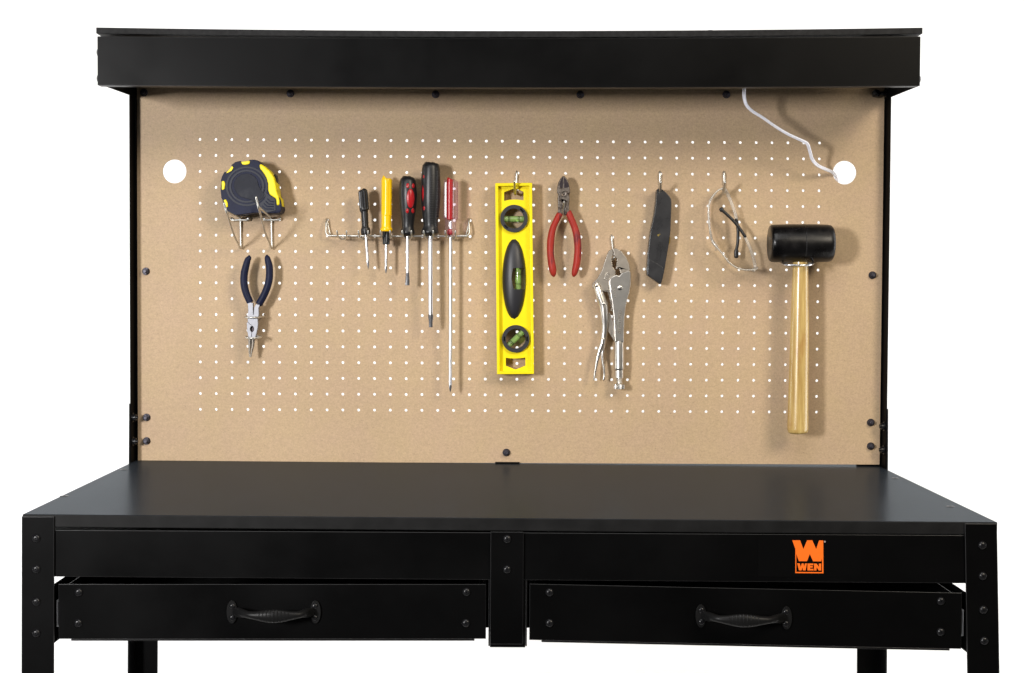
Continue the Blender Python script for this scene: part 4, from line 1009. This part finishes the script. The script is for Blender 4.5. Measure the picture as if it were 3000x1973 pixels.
# ------------------------------------------------------------------ rubber mallet and its holder
MD = .048
ml = thing('rubber_mallet', 'rubber mallet with a black barrel head and pale wooden handle hanging down', 'mallet', W(2337, 1273, MD))
ca = W(*gM(380, 665), MD); cb = W(*gM(1712, 665), MD); ln_ = (cb - ca).length; r0 = 392 / 7.1125 * S(MD)
u = (cb - ca).normalized()
prof = [(0, r0 * .30), (.0002, r0 * .80), (.0010, r0 * .92), (.0035, r0 * .985), (.009, r0 * 1.0), (ln_ * .3, r0 * 1.012), (ln_ * .5, r0 * 1.018), (ln_ * .7, r0 * 1.012), (ln_ - .010, r0 * .995), (ln_ - .004, r0 * .96), (ln_ - .0012, r0 * .86), (ln_, r0 * .70), (ln_ + .0004, r0 * .3)]
mh = build(MB().lathe(ca, u, prof, n=64), 'head', 'rubber', ml, smooth=40)
cm_ = ca.lerp(cb, .53)
mb = MB(); mb.sweep([cm_ + Vector((0, -(r0 * 1.018) * math.cos(t), (r0 * 1.018) * math.sin(t))) for t in [i * math.pi / 24 - math.pi / 2 for i in range(25)]], .0005, n=6); build(mb, 'mould_seam', 'rubber', mh)
hp = [(2345, 768, 21.5), (2345, 800, 22.5), (2344, 860, 24), (2343, 950, 26), (2341, 1060, 27.5), (2339, 1160, 29), (2337.5, 1245, 30.3), (2337.5, 1262, 29.5), (2337.5, 1269, 26), (2337.5, 1272, 18), (2337.5, 1273, 4)]
P3 = catmull(hp, 5)
build(MB().sweep([W(x, y, MD) for x, y, _ in P3], [(w_ * S(MD), w_ * S(MD) * .78) for _, _, w_ in P3], n=28, B=(0, -1, 0), round_ends=False, rfun=lambda i, th: 1 + .03 * math.cos(4 * th)), 'handle', 'wood', ml, smooth=50)
w = MB(); pts = []
hcx = 2337; 
pts.append(W(2296, 770, 0) + Vector((0, .010, .003))); pts.append(W(2296, 770, 0) + Vector((0, -.002, .002)))
for x, y, d in ((2293, 772, .020), (2292.5, 773.5, .045), (2297, 775.5, .066), (2312, 777.5, .074), (2337, 778, .0755), (2362, 777.5, .074), (2378, 775.5, .066), (2382.5, 773, .045), (2382, 771.5, .020)): pts.append(W(x, y, d))
pts.append(W(2379, 770, 0) + Vector((0, -.002, .002))); pts.append(W(2379, 770, 0) + Vector((0, .010, .003)))
w.sweep(catmull(pts, 5), .0019, n=10)
w.sweep([W(2294, 770, .024), W(2381, 770, .024)], .0016, n=10)
tag(build(w, 'mallet_holder', 'chrome', smooth=60), 'chrome wire loop under the black mallet head', 'hook')

# ------------------------------------------------------------------ white studio sweep
bm = bmesh.new(); prof = [(-.85, 0.0)]
Yb = 1.9; R_ = .35
for k in range(9):
    a = k / 8 * math.pi / 2; prof.append((Yb - R_ + R_ * math.sin(a), R_ - R_ * math.cos(a)))
prof.append((Yb, 4.2))
rows = [[bm.verts.new((x, y, z - .0005)) for x in (-5, 5)] for y, z in prof]
for A, B in zip(rows, rows[1:]): bm.faces.new((A[0], A[1], B[1], B[0]))
o = build(bm, 'backdrop', 'drop', smooth=60); o['kind'] = 'structure'; o['label'] = 'plain white studio paper behind and under the bench'

# ------------------------------------------------------------------ lights
def area(name, loc, aim, size, power, col=(1, 1, 1), sy=None):
    l = bpy.data.lights.new(name, 'AREA'); l.energy = power; l.color = col; l.size = size
    if sy: l.shape = 'RECTANGLE'; l.size_y = sy
    o = bpy.data.objects.new(name, l); C.objects.link(o); o.location = loc
    o.rotation_euler = (Vector(aim) - Vector(loc)).to_track_quat('-Z', 'Y').to_euler()
    return o
area('key_lamp', (-1.64, -2.95, Z0 + .24), (0, 0, Z0), .32, 86, (1, .985, .98), .46)
area('fill_lamp', (1.62, -2.35, Z0 + 1.24), (.34, 0, Z0 - .1), .80, 46, (1, .89, .72))
area('overhead_lamp', (-.1, -1.85, Z0 + 1.60), (0, -.05, Z0 - .2), 1.5, 24, (1, .98, .97))
for sx in (-1, 1): area('added_backdrop_lamp', (sx * 2.7, .25, 1.5), (sx * .55, Yb, 1.25), 1.6, 61, (1, 1, 1), 2.4)  # unseen lamps added to burn the backdrop out to white

w = bpy.data.worlds.new('World'); sc.world = w; w.use_nodes = True
w.node_tree.nodes['Background'].inputs[0].default_value = (1, 1, 1, 1); w.node_tree.nodes['Background'].inputs[1].default_value = .055

vs = sc.view_settings; vs.view_transform = 'Standard'; vs.look = 'None'; vs.exposure = 0; vs.gamma = 1; vs.use_curve_mapping = False
sc.render.engine = 'CYCLES'
sc.cycles.use_denoising = True
sc.cycles.max_bounces = 10; sc.cycles.transparent_max_bounces = 16
sc.cycles.filter_width = 1.5
